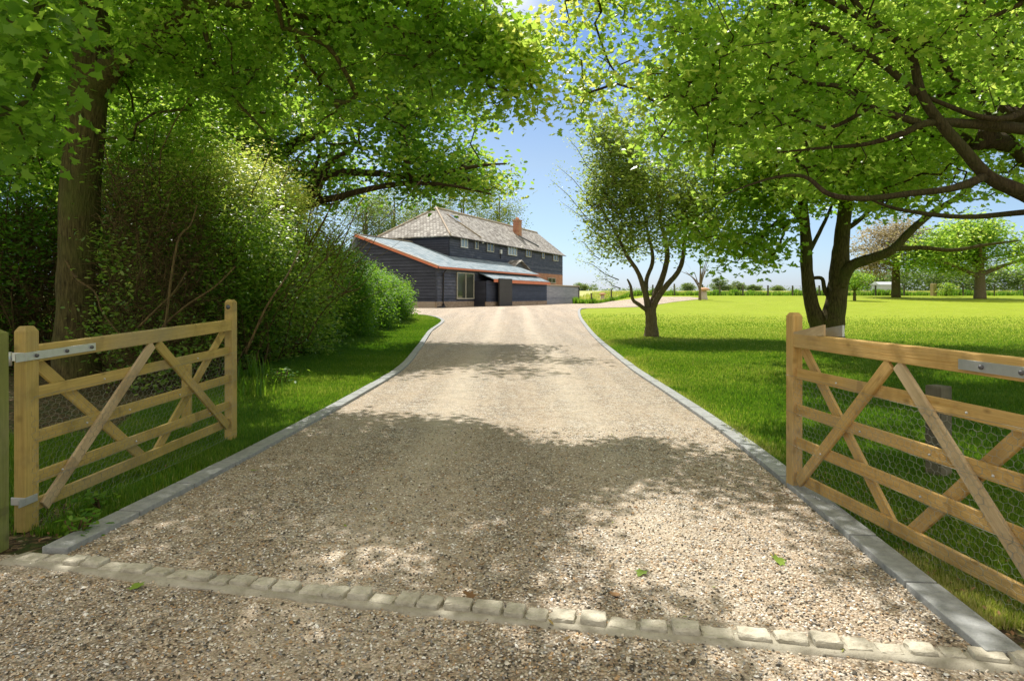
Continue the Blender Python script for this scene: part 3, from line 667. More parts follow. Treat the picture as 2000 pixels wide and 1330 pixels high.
# two-storey barn
BU, BV, BW, BL = 8.2, 3.5, 7.6, 31.0
boards('barn_front', H(BU, BV, 0), H(BU + BL, BV, 0), ZP + 3.75, lambda s_: ZP + EZ - .05, -W, M['board_old'], barn, .22)
boards('barn_end', H(BU, BV + BW, 0), H(BU, BV, 0), ZP + .4, lambda s_: ZP + EZ - .05, -U, M['board'], barn, .22)
wbox('barn_core', BU + BL / 2, BV + BW / 2, EZ / 2, BL - .03, BW - .03, EZ - .12, M['board'], barn)
wbox('brick_storey', BU + BL / 2 + 5, BV + .01, 1.88, BL - 10.02, .1, 3.76, M['brick'], barn)
wbox('brick_storey', BU + BL + .02, BV + BW / 2, 1.88, .1, BW, 3.76, M['brick'], barn)
boards('barn_far_end', H(BU + BL, BV, 0), H(BU + BL, BV + BW, 0), ZP + 3.75, lambda s_: ZP + EZ + .02 + 3.1 * (1 - abs(s_ - BW / 2) / (BW / 2)), U, M['board_old'], barn, .22)
RZ = EZ + 3.1; e = .35; sl = 3.1 / (BW / 2); ez = EZ - e * sl * .6; hu = 4.2
F0, F1 = H(BU - e, BV - e, ez), H(BU + BL + e, BV - e, ez); B0, B1 = H(BU - e, BV + BW + e, ez), H(BU + BL + e, BV + BW + e, ez)
R0, R1 = H(BU + hu, BV + BW / 2, RZ), H(BU + BL + e, BV + BW / 2, RZ)
upf = (R0 - H(BU + hu, BV - e, ez)); upf /= np.linalg.norm(upf); upb = R0 - H(BU + hu, BV + BW + e, ez); upb /= np.linalg.norm(upb); uph = R0 - (F0 + B0) / 2; uph /= np.linalg.norm(uph)
poly3('front_roof', [F0, F1, R1, R0], M['tile'], barn, [U, upf], .1)
poly3('rear_roof', [B0, B1, R1, R0], M['tile'], barn, [U, upb], .1)
poly3('hip_roof', [F0, R0, B0], M['tile'], barn, [W, uph], .1)
tubes('hip_tiles', [(np.linspace(F0, R0, 12) + Z3 * .03, .09), (np.linspace(B0, R0, 12) + Z3 * .03, .09)], M['ridge'], barn, 8)
tubes('ridge_tiles', [(np.linspace(R0, R1, 20) + Z3 * .04, .1)], M['ridge'], barn, 8)
tubes('gutter', [(np.linspace(F0, F1, 3) - Z3 * .06 - W * .06, .05)], M['pipe'], barn, 6)
for x0, x1, y0, y1, n_, fr_, gl_ in ((899, 912, 464, 484, 2, 'white', 'glass_b'), (926.5, 932.5, 469, 487, 1, 'frame', 'glass'), (950, 963, 473, 492, 2, 'frame', 'glass'), (991, 1008, 480, 499, 3, 'white', 'glass_b'),
                         (1026, 1036, 487, 502, 2, 'frame', 'glass'), (1057.5, 1062, 493, 505, 1, 'frame', 'glass'), (1079.5, 1089, 496, 510, 2, 'frame', 'glass'), (1069, 1084, 543, 553, 2, 'frame', 'glass')):
    win_px(x0, x1, y0, y1, BV - .03 - (.05 if y0 > 530 else 0), n_, M[fr_], M[gl_])
for px_, py_ in ((942, 473), (1019, 483)):
    u_ = u_at(px_, BV - .1); bm = bmesh.new(); bmesh.ops.create_uvsphere(bm, u_segments=10, v_segments=8, radius=.16, matrix=Matrix.Translation(H(u_, BV - .15, z_at(py_, u_, BV))))
    bmobj('wall_lamp', bm, M['white'], barn, H(u_, BV, 3), [U, Z3, W])
u_ = u_at(978, BV - .1); wbox('flue_box', u_, BV - .12, z_at(492, u_, BV), .3, .2, .42, M['white'], barn, .02)
tubes('flue_pipe', [(np.array([H(u_, BV - .1, z_at(494, u_, BV)), H(u_, BV - .1, z_at(505, u_, BV))]), .04)], M['pipe'], barn, 6)
# small gabled porch dormer on the front
g0, g1 = u_at(996, BV - 1.2), u_at(1035, BV - 1.2); gm = (g0 + g1) / 2; zt = z_at(508, gm, BV - 1.2); zb = z_at(526, gm, BV - 1.2)
mesh('porch_gable', [H(g0 + .15, BV - 1.1, zb - 1.2), H(g1 - .15, BV - 1.1, zb - 1.2), H(g1 - .15, BV - 1.1, zb), H(gm, BV - 1.1, zt - .1), H(g0 + .15, BV - 1.1, zb), H(g0 + .15, BV, zb - 1.2), H(g1 - .15, BV, zb - 1.2), H(g1 - .15, BV, zb), H(gm, BV, zt - .1), H(g0 + .15, BV, zb)],
     [(0, 1, 2, 3, 4), (0, 4, 9, 5), (1, 6, 7, 2)], M['board_old'], barn, gr=[(i * .7, i * .3, 0) for i in range(10)])
for a_, b_ in ((g0, zb), (g1, zb)):
    poly3('porch_roof', [H(a_, BV - 1.4, zb - .05), H(gm, BV - 1.4, zt), H(gm, BV, zt), H(a_, BV, zb - .05)], M['tile'], barn, [W, Z3], .1)
# chimney, and a dark strip running down the roof beside it
cu = u_at(1012, BV + 2.2); cz = z_at(440, cu, BV + 2.2)
ch = wbox('chimney', cu, BV + 2.3, cz - .6, .95, .75, 2.3, M['brick'], barn, .01)
wbox('chimney_cap', cu, BV + 2.3, cz + .57, 1.08, .9, .14, M['brick'], barn, .01)
for i_ in (-.3, .3):
    tubes('chimney_pot', [(np.array([H(cu + i_ * .8, BV + 2.3, cz + .63), H(cu + i_ * .8, BV + 2.3, cz + .95)]), (.12, .09))], M['terra'], barn, 10)
q0 = H(cu - .9, BV + 2.2, 0); 
def on_roof(u, v, up=.06): return H(u, v, ez + (v - (BV - e)) * (RZ - ez) / (BW / 2 + e) + up)
tubes('dark_roof_strip', [(np.array([on_roof(cu - .4, BV + 1.9), on_roof(cu + 2.3, BV + .7), on_roof(cu + 2.5, BV + .5)]), .09)], M['strip_grey'], barn, 6)
tubes('lead_valley', [(np.array([on_roof(BU + 5.0 - BU + BU, BV + 3.0), on_roof(BU + 6.8, BV + .1)]), .07)], M['ridge'], barn, 6)
rl = [on_roof(BU + 5.2, BV + 3.0, .08), on_roof(BU + 6.2, BV + 3.0, .08), on_roof(BU + 6.2, BV + 2.1, .08), on_roof(BU + 5.2, BV + 2.1, .08)]
poly3('rooflight', rl, M['glass_b'], barn, [U, W], .1)
# yard fence of grey boards
fc0, fc1 = u_at(1046, -.9), u_at(1130, -.9)
yf = empty('board_fence', H(fc0, -.9, 0), 'silvery horizontal board fence continuing the barn wall, with a tiled coping', 'fence')
boards('board_panel', H(fc0 + .05, -.9, 0), H(fc1, -.9, 0), ZP - .2, lambda s_: ZP + 2.1 - s_ * .012, -W, M['board_gr'], yf, .2, .03)
obox('panel_back', H((fc0 + fc1) / 2, -.83, .95), [U, Z3, W], (fc1 - fc0, 2.2, .08), M['board_old'], yf)
obox('coping', H((fc0 + fc1) / 2, -.85, 2.12), [U, Z3, W], (fc1 - fc0 + .2, .12, .34), M['ridge'], yf, .02)
for u_ in (fc0, fc1):
    obox('fence_post', H(u_, -.92, 1.0), [Z3, U, W], (2.35, .16, .16), M['pipe'], yf)

# ------------------------------------------------------------------ the two field gates
def gate(name, near, far, zn, zf, n_side, rails, label, stn, stf, wmat, wmat2, wmatg, strap_len, hole=False, mesh_seed=1):
    near = np.array([*near, 0.]); far = np.array([*far, 0.]); L = np.linalg.norm(far - near); t_ = (far - near) / L
    n_ = np.array([t_[1], -t_[0], 0]) * n_side        # towards the drive
    root = empty(name, near, label, 'gate')
    def pt(s_, z, o=0): return near + t_ * s_ + n_ * o + Z3 * (z + (zn + (zf - zn) * s_ / L))
    def bar(nm, a, b, w_, th, off, mat, bevel=.005):
        A = pt(a[0], a[1], off); B = pt(b[0], b[1], off); ax0 = B - A; l = np.linalg.norm(ax0); ax0 /= l
        ax1 = np.cross(n_, ax0); return obox(nm, (A + B) / 2, [ax0, ax1, n_], (l, w_, th), mat, root, bevel)
    def stile(nm, s_, z0, z1, w_, th, chamfer, mat):
        c_ = pt(s_, (z0 + z1) / 2); bm = bmesh.new(); h = (z1 - z0) / 2; V = []
        for zz, k_ in ((-h, 1), (h - chamfer, 1), (h, .62)):
            V.append([bm.verts.new(c_ + Z3 * zz + t_ * w_ / 2 * k_ * i + n_ * th / 2 * k_ * j) for i, j in ((-1, -1), (1, -1), (1, 1), (-1, 1))])
        for a_, b_ in zip(V[:-1], V[1:]):
            for i in range(4): bm.faces.new((a_[i], a_[(i + 1) % 4], b_[(i + 1) % 4], b_[i]))
        bm.faces.new(V[0][::-1]); bm.faces.new(V[-1]); bmesh.ops.recalc_face_normals(bm, faces=bm.faces)
        bmesh.ops.bevel(bm, geom=bm.edges[:], offset=.004, segments=1, affect='EDGES')
        return bmobj(nm, bm, mat, root, c_, [Z3, t_, n_])
    sw = .085
    stile('hanging_stile', 0, stn[0], stn[1], .10, .075, .03, wmat)
    ce = stile('closing_stile', L, stf[0], stf[1], .095, .075, .025, wmat)
    tr = rails[0]
    o = bar('top_rail', (.05, tr - .05), (L - .048, tr - .05), .10, .072, 0, wmat, .007)
    for z in rails[1:]: bar('rail', (.05, z - .037), (L - .048, z - .037), .075, .024, 0, wmat, .004)
    m_ = L / 2; b5 = rails[-1] - .06; top = tr - .11
    bar('brace', (m_ - .03, top), (.10, b5), .075, .022, .0235, wmatg); bar('brace', (m_ + .03, top), (L - .10, b5), .075, .022, .0235, wmat2)
    bar('brace', (.09, top), (m_ - .05, b5), .075, .022, -.0235, wmat2); bar('brace', (L - .09, top), (m_ + .05, b5), .075, .022, -.0235, wmat2)
    # hinge strap and lower hinge band
    s0 = bar('hinge_strap', (-.12, tr - .058), (strap_len, tr - .058), .05, .008, .0415, M['zinc'], .002)
    obox('hinge_strap', pt(-.052, tr - .058, 0), [n_, Z3, t_], (.095, .05, .008), M['zinc'], root, .002)
    tubes('hinge_eye', [(np.array([pt(-.13, tr - .10), pt(-.13, tr - .02)]), .022)], M['zinc'], root, 10)
    for q in (.02, .25, .46):
        if q < strap_len:
            c_ = pt(q, tr - .058, .05); bm = bmesh.new(); bmesh.ops.create_uvsphere(bm, u_segments=8, v_segments=6, radius=.012, matrix=Matrix.Translation(c_)); bmobj('bolt', bm, M['bolt'], root, c_, [Z3, t_, n_])
    bar('hinge_band', (-.1, rails[-1] + .02), (.03, rails[-1] + .02), .045, .008, .0425, M['zinc'], .002)
    obox('hinge_band', pt(-.055, rails[-1] + .02, 0), [n_, Z3, t_], (.095, .045, .008), M['zinc'], root, .002)
    for (f, z) in ((.26, rails[1]), (.74, rails[1]), (.37, rails[2]), (.19, rails[2]), (.1, rails[3]), (.63, rails[2]), (.82, rails[3]), (.4, rails[3])):
        c_ = pt(L * f, z - .037, .036 if f < .5 or True else .02); bm = bmesh.new(); bmesh.ops.create_uvsphere(bm, u_segments=8, v_segments=6, radius=.007, matrix=Matrix.Translation(c_)); bmobj('bolt', bm, M['zinc'], root, c_, [Z3, t_, n_])
    # hexagonal wire netting stapled to the drive face
    cw, chh = .052, .045; V = []; E = {}; edges = set(); r_ = np.random.default_rng(mesh_seed)
    def vid(i, j, x, z):
        k_ = (round(x / .004), round(z / .004))
        if k_ not in E: E[k_] = len(V); V.append((x, z))
        return E[k_]
    nx = int((L - .02) / cw); z_lo, z_hi = rails[-1] - .17, rails[1] - .045; nz_ = int((z_hi - z_lo) / (chh * .75))
    for j in range(nz_):
        for i in range(nx):
            x0 = .02 + i * cw + (cw / 2 if j % 2 else 0); z0 = z_lo + j * chh * .75 + chh / 2
            P6 = [(x0 + cw / 2 * math.sin(a_ * math.pi / 3), z0 + chh / 2 * math.cos(a_ * math.pi / 3)) for a_ in range(6)]
            P6 = [(x0, z0 + chh / 2), (x0 + cw / 2, z0 + chh / 4), (x0 + cw / 2, z0 - chh / 4), (x0, z0 - chh / 2), (x0 - cw / 2, z0 - chh / 4), (x0 - cw / 2, z0 + chh / 4)]
            ids = [vid(i, j, *p_) for p_ in P6]
            for a_ in range(6): edges.add(tuple(sorted((ids[a_], ids[(a_ + 1) % 6]))))
    VV = np.array([pt(x, z + .008 * math.sin(x * 9), .040 + .006 * math.sin(x * 7 + z * 5)) for x, z in V]) + r_.normal(0, .0022, (len(V), 3))
    Q = []; Fc = []; wr = .0008
    for a_, b_ in edges:
        p, q = VV[a_], VV[b_]; d_ = q - p; d_ /= np.linalg.norm(d_); u_ = np.cross(d_, n_); u_ /= np.linalg.norm(u_); v_ = np.cross(d_, u_); n0 = len(Q)
        for e_ in (p, q):
            for g_ in range(3): Q.append(e_ + wr * (math.cos(g_ * 2.094) * u_ + math.sin(g_ * 2.094) * v_))
        for g_ in range(3): h_ = (g_ + 1) % 3; Fc.append((n0 + g_, n0 + h_, n0 + 3 + h_, n0 + 3 + g_))
    mesh('wire_netting', Q, Fc, M['wire'], root)
    for k_, z in enumerate((rails[1] - .05, rails[2] - .05, rails[3] - .05, z_lo + .01)):
        ss = np.linspace(.0, L + .03, 24); tubes('line_wire', [(np.array([pt(s_, z + .006 * math.sin(s_ * 5 + k_) - .01 * math.sin(math.pi * s_ / L), .046) for s_ in ss]), .0013)], M['wire'], root, 4)
    return root, pt, bar, t_, n_, L
gl, ptl, barl, tl, nl, LL = gate('field_gate', (-2.905, 3.83), (-2.68, 6.10), 0, .075, 1, [1.12, .865, .60, .352, .19], 'open yellowish timber field gate beside the hedge with bare pale brace', (.02, 1.24), (-.02, 1.31), M['wood'], M['wood'], M['wood_g'], .50, mesh_seed=3)
c_ = ptl(LL, 1.24, 0)
tubes('latch_hole', [(np.array([c_ - tl * .0485, c_ + tl * .0485]), .022)], M['bolt'], gl, 12)
gr_, ptr, barr, tr_, nr_, LR = gate('field_gate', (2.275, 2.52), (2.055, 4.66), 0, 0.005, -1, [1.146, .895, .635, .398, .15], 'open orange timber field gate beside the lawn with a wedge latch catch', (.02, 1.25), (-.0, 1.294), M['wood_r'], M['wood_r'], M['wood_g'], .60, mesh_seed=4)
# wedge shaped latch catch over the closing end of the lawn gate
for nm_, o0, mt_ in (('latch_plate', .02, M['wood_g']), ('latch_plate', -.06, M['zinc'])):
    q = [ptr(LR - .05, 1.13, o0), ptr(LR - .05, 1.155, o0), ptr(LR - .42 if o0 > 0 else LR - .5, 1.225, o0), ptr(LR - .42 if o0 > 0 else LR - .5, 1.15, o0)]
    mesh(nm_, [p for p in q] + [p + nr_ * .015 for p in q], [(0, 1, 2, 3), (7, 6, 5, 4), (0, 4, 5, 1), (1, 5, 6, 2), (2, 6, 7, 3), (3, 7, 4, 0)], mt_, gr_, gr=[(i * .1, i * .02, 0) for i in range(8)])
def post(name, base, w_, h, mat, label, cat, ang=0.0, group=None, cham=.02, sink=.1):
    t_ = np.array([math.cos(ang), math.sin(ang), 0]); n_ = np.array([-t_[1], t_[0], 0]); base = np.asarray(base, float)
    bm = bmesh.new(); V = []
    for zz, k_ in ((-sink, 1), (h * .4, 1.0), (h - cham, .99), (h, .7 if cham > .015 else .95)):
        V.append([bm.verts.new(base + Z3 * zz + t_ * w_ / 2 * k_ * i + n_ * w_ / 2 * k_ * j) for i, j in ((-1, -1), (1, -1), (1, 1), (-1, 1))])
    for a_, b_ in zip(V[:-1], V[1:]):
        for i in range(4): bm.faces.new((a_[i], a_[(i + 1) % 4], b_[(i + 1) % 4], b_[i]))
    bm.faces.new(V[0][::-1]); bm.faces.new(V[-1]); bmesh.ops.recalc_face_normals(bm, faces=bm.faces)
    return tag(bmobj(name, bm, mat, None, base, [Z3, t_, n_]), label, cat, group)
post('gate_post', (-2.895, 3.48, 0), .18, 1.235, M['wood_green'], 'stout green mossy gate post carrying the hinges of the yellowish gate', 'post', .05)
post('gate_post', (2.46, 2.36, 0), .17, 1.25, M['wood_green'], 'stout gate post carrying the hinges of the orange gate', 'post', .05)
b_ = P(365, 860, 6.6); post('stay_post', (b_[0], 6.6, 0), .085, .73, M['wood'], 'short square timber stay post behind the yellowish gate', 'post', .3)
b_ = P(1833, 900, 5.0); post('stump_post', (b_[0], 5.0, 0), .125, .72, M['wood_old'], 'short dark weathered post seen behind the orange gate', 'post', .4, cham=.012)

# ------------------------------------------------------------------ boundary fence, posts and wires
PX = [(1155, 8.), (1194, 8.), (1275, 9.), (1317, 9.), (1372, 9.), (1406, 9.), (1451, 9.), (1500, 10.), (1548, 10.), (1600, 10.), (1655, 9.), (1710, 9.), (1766, 8.), (1881, 8.), (1942, 8.), (2000, 8.)]
prev = None; FP = []
for px_, _ in PX:
    Y = 73 - (px_ - 1150) * .004; X = (px_ - 1000) * Y / F; z = float(terr(X, Y)); FP.append((X, Y, z))
    post('fence_post', (X, Y, z), .13, 1.25 + rng.uniform(-.12, .15), M['wood_old'], 'slim weathered timber post of the wire fence between lawn and field', 'post', rng.uniform(0, 1), 'posts of the field fence', .01)
post('gate_stoop', (658 * 0 + (1823 - 1000) * 70 / F, 70, float(terr(46, 70))), .42, 1.35, M['wood_g'], 'thick pale square post in the field fence, left of a leafy sapling', 'post', .2)
fw = empty('fence_wire', FP[0], 'thin wire strands strung between the field fence posts', 'wire')
for h_ in (.35, .7, 1.05):
    pts_ = [(x, y - .08, z + h_) for x, y, z in FP]; tubes('strand', [(np.array(pts_), .008)], M['wire'], fw, 3)

# ------------------------------------------------------------------ staddle stones
def staddle(x, y, h, label):
    z = float(terr(x, y)); r = empty('staddle_stone', (x, y, z), label, 'staddle stone')
    prof = [(.30, -.1), (.30, .05), (.24, .3), (.20, .75)]
    tubes('stone_leg', [(np.array([(x, y, z + b * h) for a_, b in prof]), np.array([a_ * h for a_, b in prof]) * 1.1)], M['staddle'], r, 8, .05)
    pc = [(.2, .74), (.44, .76), (.46, .82), (.38, .93), (.2, 1.0), (.02, 1.02)]
    V = []; n = 14
    for a_, b in pc:
        for i in range(n): q = i * 2 * math.pi / n; V.append((x + a_ * h * math.cos(q), y + a_ * h * math.sin(q), z + b * h))
    Fc = [(k_ * n + i, k_ * n + (i + 1) % n, (k_ + 1) * n + (i + 1) % n, (k_ + 1) * n + i) for k_ in range(len(pc) - 1) for i in range(n)] + [tuple(range(n))[::-1], tuple(range((len(pc) - 1) * n, len(pc) * n))]
    mesh('stone_cap', V, Fc, M['terra'], r, True)
q = G(1375, 585); staddle(q[0], q[1], 1.15, 'mushroom shaped staddle stone at the lawn edge where the gravel ends')
q = G(1177, 587); staddle(q[0], q[1], .95, 'mushroom shaped staddle stone near the end of the silvery board fence')

# ------------------------------------------------------------------ big maple beside the hedge
def L3(pts): return [P(a_, b_, y_) for a_, b_, y_ in pts]
tl_base = P(148, 735, 10.2); tl_base[2] = -.1
trunkL = [tl_base, P(150, 600, 10.2), P(158, 350, 10.1), P(178, 120, 10.0), P(170, 0, 10.0), P(150, -200, 10.2), P(140, -450, 10.4)]
limbsL = [(trunkL, [.37, .285, .275, .27, .265, .23, .1], 0),
          (L3([(185, 175, 10), (230, 118, 9.8), (290, 85, 9.6), (340, 45, 9.4), (400, -5, 9.2), (520, -30, 9.2), (700, -60, 9.0), (900, -60, 8.8)]), [.22, .17, .14, .13, .11, .09, .06, .03], 0),
          (L3([(345, 45, 9.4), (420, 5, 9.1), (540, 22, 9.0), (640, 38, 9.0), (740, 45, 9.0), (860, 90, 8.8), (960, 120, 8.6), (1060, 190, 8.6)]), [.10, .07, .055, .05, .04, .03, .02, .01], 0),
          (L3([(600, -40, 9.), (800, 10, 8.8), (870, 70, 8.6), (930, 150, 8.6)]), [.06, .04, .03, .015], 0),
          (L3([(390, 20, 9.2), (405, 80, 9.3), (440, 170, 9.3), (520, 260, 9.4)]), [.05, .035, .025, .012], 0),
          (L3([(560, 20, 9.0), (590, 110, 9.0), (640, 170, 9.1), (680, 200, 9.2)]), [.04, .03, .02, .01], 0),
          (L3([(150, -100, 10.), (60, -160, 7.5), (-30, -220, 5.2), (60, -60, 4.4), (70, 40, 4.3)]), [.14, .09, .05, .02, .012], 0),
          (L3([(150, -300, 10.), (400, -500, 9), (700, -600, 8), (900, -560, 7)]), [.18, .14, .09, .04], 0)]
blobsL = [(-5.6, 10.2, 5.6, 2.6, 2.4, 1.9), (-3.2, 9.8, 5.6, 2.2, 2.3, 1.7), (-1.6, 9.3, 5.2, 1.5, 1.9, 1.5), (-.6, 8.7, 4.9, 1.2, 1.4, 1.0), (-2.8, 9, 7.2, 3.4, 2.4, .8), (-7.5, 10, 7, 2.6, 2.6, 1.6),
          (-2.4, 6.6, 5.6, 2.7, 1.7, .9), (-1.0, 5.8, 5.6, 2.0, 1.3, .7), (.2, 7.4, 6.4, 1.6, 2.0, .8), (-8.2, 11, 4.6, 2.2, 2, 1.8), (-.1, 8.8, 4.7, .95, 1.3, .95), (-3.2, 6.2, 5.8, 2.4, 1.4, .6), (-1.2, 5.2, 5.6, 1.6, .9, .5)]
maskL = [(-300, 1500), (-300, 600), (60, 520), (130, 200), (210, 200), (240, 420), (430, 400), (560, 330), (760, 300), (900, 262), (1000, 268), (1120, 240), (1120, 1500)]
tipsL = crown_pts(blobsL, 1450, maskL, seed=3, carve=(1.3, -.3))
tipsF = P(0, 0, 1)[None] * 0 + np.array([P(rng.uniform(-120, 150), rng.uniform(-80, 275), rng.uniform(3.9, 5.2)) for _ in range(46)])
tipsF = np.array([p for p in tipsF if (1000 + F * p[0] / p[1]) < 128 - max(0, (HY - F * (p[2] - HC) / p[1] - 200)) * .3])
q_ = 1000 + F * tipsL[:, 0] / tipsL[:, 1]; v_ = HY - F * (tipsL[:, 2] - HC) / tipsL[:, 1]
tipsL = tipsL[~((q_ > 85) & (q_ < 240) & (tipsL[:, 1] < 10.4) & (v_ > -60) & (tipsL[:, 1] > 1))]
fr = []
while len(fr) < 60:
    a_, b_ = rng.uniform(930, 1095), rng.uniform(-40, 240)
    if not inpoly(a_ + 34, b_ + 16, GAP[0]) and not inpoly(a_, b_, GAP[0]) and a_ < 1100:
        q_ = P(a_, b_, rng.uniform(8.0, 10.2)); g_ = q_ - SUN * (q_[2] / SUN[2])
        if not any(inpoly(1000 + F * (g_[0] + e_) / g_[1], HY + F * HC / g_[1], SUNNY[0]) for e_ in (-.15, .15)): fr.append(q_)
tipsL = np.concatenate([tipsL, tipsF, np.array(fr)])
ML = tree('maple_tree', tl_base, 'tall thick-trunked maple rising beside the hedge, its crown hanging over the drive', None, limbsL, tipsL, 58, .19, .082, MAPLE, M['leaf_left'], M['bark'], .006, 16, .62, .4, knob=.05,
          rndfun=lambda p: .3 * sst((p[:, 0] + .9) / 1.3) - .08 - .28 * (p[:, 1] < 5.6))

# ------------------------------------------------------------------ spreading maple whose trunk stands outside the picture on the lawn side
tb = np.array([8.6, 8.4, -.1])
limbsR = [([tb, (8.6, 8.4, 1.2), (8.5, 8.3, 2.4), (8.6, 8.4, 4), (8.8, 8.5, 6.5), (8.6, 8.6, 9)], [.5, .4, .38, .3, .2, .06], 0),
          ([(8.5, 8.3, 1.6), *L3([(2120, 440, 7.4), (2000, 378, 7.2), (1930, 345, 7.2), (1880, 290, 7.2), (1835, 238, 7.2), (1800, 185, 7.2), (1780, 110, 7.3), (1740, 70, 7.4), (1690, 30, 7.5), (1640, -40, 7.6), (1560, -160, 7.6)])], [.26, .17, .125, .10, .09, .085, .075, .065, .06, .055, .045, .02], 0),
          ([(8.5, 8.3, 3.2), *L3([(2150, 265, 8), (2000, 252, 7.6), (1900, 243, 7.4), (1815, 240, 7.2), (1760, 262, 7.2), (1690, 282, 7.3), (1600, 290, 7.3), (1520, 298, 7.4)])], [.24, .15, .10, .08, .06, .05, .035, .022, .012], 0),
          (L3([(1795, 240, 7.2), (1700, 210, 7.2), (1640, 170, 7.2), (1570, 160, 7.3), (1500, 110, 7.4), (1470, 95, 7.5)]), [.06, .05, .04, .03, .022, .015], 0),
          (L3([(1790, 185, 7.2), (1730, 130, 7.3), (1660, 90, 7.4), (1610, 55, 7.5), (1560, 48, 7.6), (1450, 80, 7.7), (1330, 75, 7.8)]), [.065, .055, .05, .045, .03, .02, .01], 0),
          (L3([(1925, 345, 7.2), (1860, 368, 7.0), (1780, 378, 7.0), (1690, 388, 7.0), (1620, 380, 7.0), (1570, 345, 7.1), (1500, 350, 7.2), (1410, 382, 7.3)]), [.075, .055, .05, .045, .04, .03, .02, .01], 0),
          ([(8.5, 8.3, 2.2), *L3([(2100, 408, 8), (2000, 415, 7.6), (1880, 424, 7.4), (1760, 410, 7.3), (1700, 390, 7.2)])], [.14, .07, .05, .04, .03, .015], 0),
          ([(8.6, 8.4, 3.6), *L3([(2080, 150, 7.6), (2000, 215, 7.4), (1960, 232, 7.3), (1900, 225, 7.3), (1810, 190, 7.3)])], [.18, .09, .06, .05, .045, .03], 0),
          ([(8.6, 8.4, 5), *L3([(2060, -20, 7.8), (2000, 5, 7.6), (1900, 50, 7.5), (1780, 85, 7.5), (1700, 110, 7.5)])], [.16, .06, .045, .035, .025, .012], 0),
          (L3([(1700, 210, 7.2), (1620, 250, 7.2), (1560, 230, 7.3), (1480, 200, 7.4), (1400, 195, 7.5), (1300, 180, 7.6)]), [.04, .03, .025, .02, .015, .008], 0),
          ([(8.8, 8.5, 6.2), (6.5, 7, 7.2), (4, 5.8, 7.2), (2.2, 5.2, 6.8)], [.16, .12, .07, .03], 0),
          (L3([(1740, 70, 7.4), (1500, -60, 7.5), (1300, -120, 7.6), (1150, -130, 7.8)]), [.05, .035, .02, .01], 0)]
blobsR = [(1.9, 8, 4.3, 1.1, 1.6, 1.4), (3.0, 8.2, 4.1, 1.4, 1.9, 1.6), (4.4, 8.6, 4.2, 1.5, 1.9, 1.5), (6.0, 9.2, 4.3, 1.8, 2.2, 1.5), (2.3, 7.8, 5.7, 1.8, 1.6, .7), (4.8, 7.5, 6.0, 2.8, 2.2, .7), (7.5, 8, 6, 2.5, 2.5, 1.4),
          (4.6, 5.6, 5.2, 2.4, 1.4, .8), (3.2, 4.4, 5.4, 1.8, 1.2, .6), (6.4, 11.0, 4.0, 2.4, 1.6, 1.4), (2.6, 7.2, 3.2, .9, .9, .5), (6.5, 12.5, 5.6, 3.5, 2.2, 1.4), (9.5, 13.5, 6.5, 3, 2.5, 2), (4.4, 12.2, 6.0, 1.8, 1.8, 1.2), (4.2, 11.2, 5.0, 1.7, 1.7, 1.0), (6.0, 10.8, 4.8, 1.8, 1.5, 1.0), (5.5, 14.5, 6.0, 2.8, 1.2, 1.2)]
maskR = [(-300, 1500), (-300, -900), (1145, -900), (1140, 20), (1146, 70), (1154, 110), (1168, 165), (1172, 215), (1192, 245), (1208, 330), (1262, 412), (1285, 445), (1420, 430), (1560, 440), (1620, 420), (1700, 450), (1800, 430), (2300, 520), (2300, 1500)]
tipsR = crown_pts(blobsR, 1750, maskR, seed=11, carve=(1.5, -.15), gap=False, fuzz=12)
edge = np.array([P(1112 + rng.uniform(-10, 22), rng.uniform(-20, 120), 7.8) for _ in range(6)] + [P(1138 + rng.uniform(-14, 20), rng.uniform(170, 235), 7.8) for _ in range(5)])
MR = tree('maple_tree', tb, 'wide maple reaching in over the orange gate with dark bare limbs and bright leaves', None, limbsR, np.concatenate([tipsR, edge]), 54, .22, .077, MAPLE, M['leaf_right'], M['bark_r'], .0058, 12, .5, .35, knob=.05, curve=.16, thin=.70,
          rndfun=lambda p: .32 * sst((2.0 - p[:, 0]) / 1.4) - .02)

# ------------------------------------------------------------------ oak behind the hedge
ob = np.array([-9.4, 21.5, -.1])
limbsO = [([ob, (-9.3, 21.4, 2.5), (-8.8, 21.2, 4.5), (-8.4, 21.3, 7.5), (-8, 21.4, 11)], [.5, .42, .4, .3, .1], 0),
          ([(-9.0, 21.3, 3.6), *L3([(590, 400, 20.5), (620, 350, 20), (645, 318, 20), (690, 290, 20)])], [.3, .2, .15, .12, .06], 0),
          ([(-9.0, 21.3, 3.4), *L3([(600, 385, 20), (640, 342, 19.6), (720, 338, 19.2), (820, 345, 19), (930, 325, 19), (990, 320, 19)])], [.25, .17, .12, .10, .08, .05, .02], 0),
          ([(-9.0, 21.3, 3.4), *L3([(610, 400, 19.5), (660, 385, 19), (760, 362, 18.6), (860, 360, 18.4), (960, 380, 18.4)])], [.2, .12, .10, .08, .05, .02], 0),
          ([(-8.7, 21.2, 5.5), *L3([(650, 240, 21), (760, 200, 21), (880, 190, 21)])], [.25, .18, .12, .05], 0),
          ([(-8.4, 21.3, 7.5), (-6, 21, 9.5), (-3, 21, 10.5)], [.2, .14, .05], 0), ([(-8.6, 21.3, 6), (-12, 21, 8), (-14, 21, 9)], [.2, .14, .05], 0)]
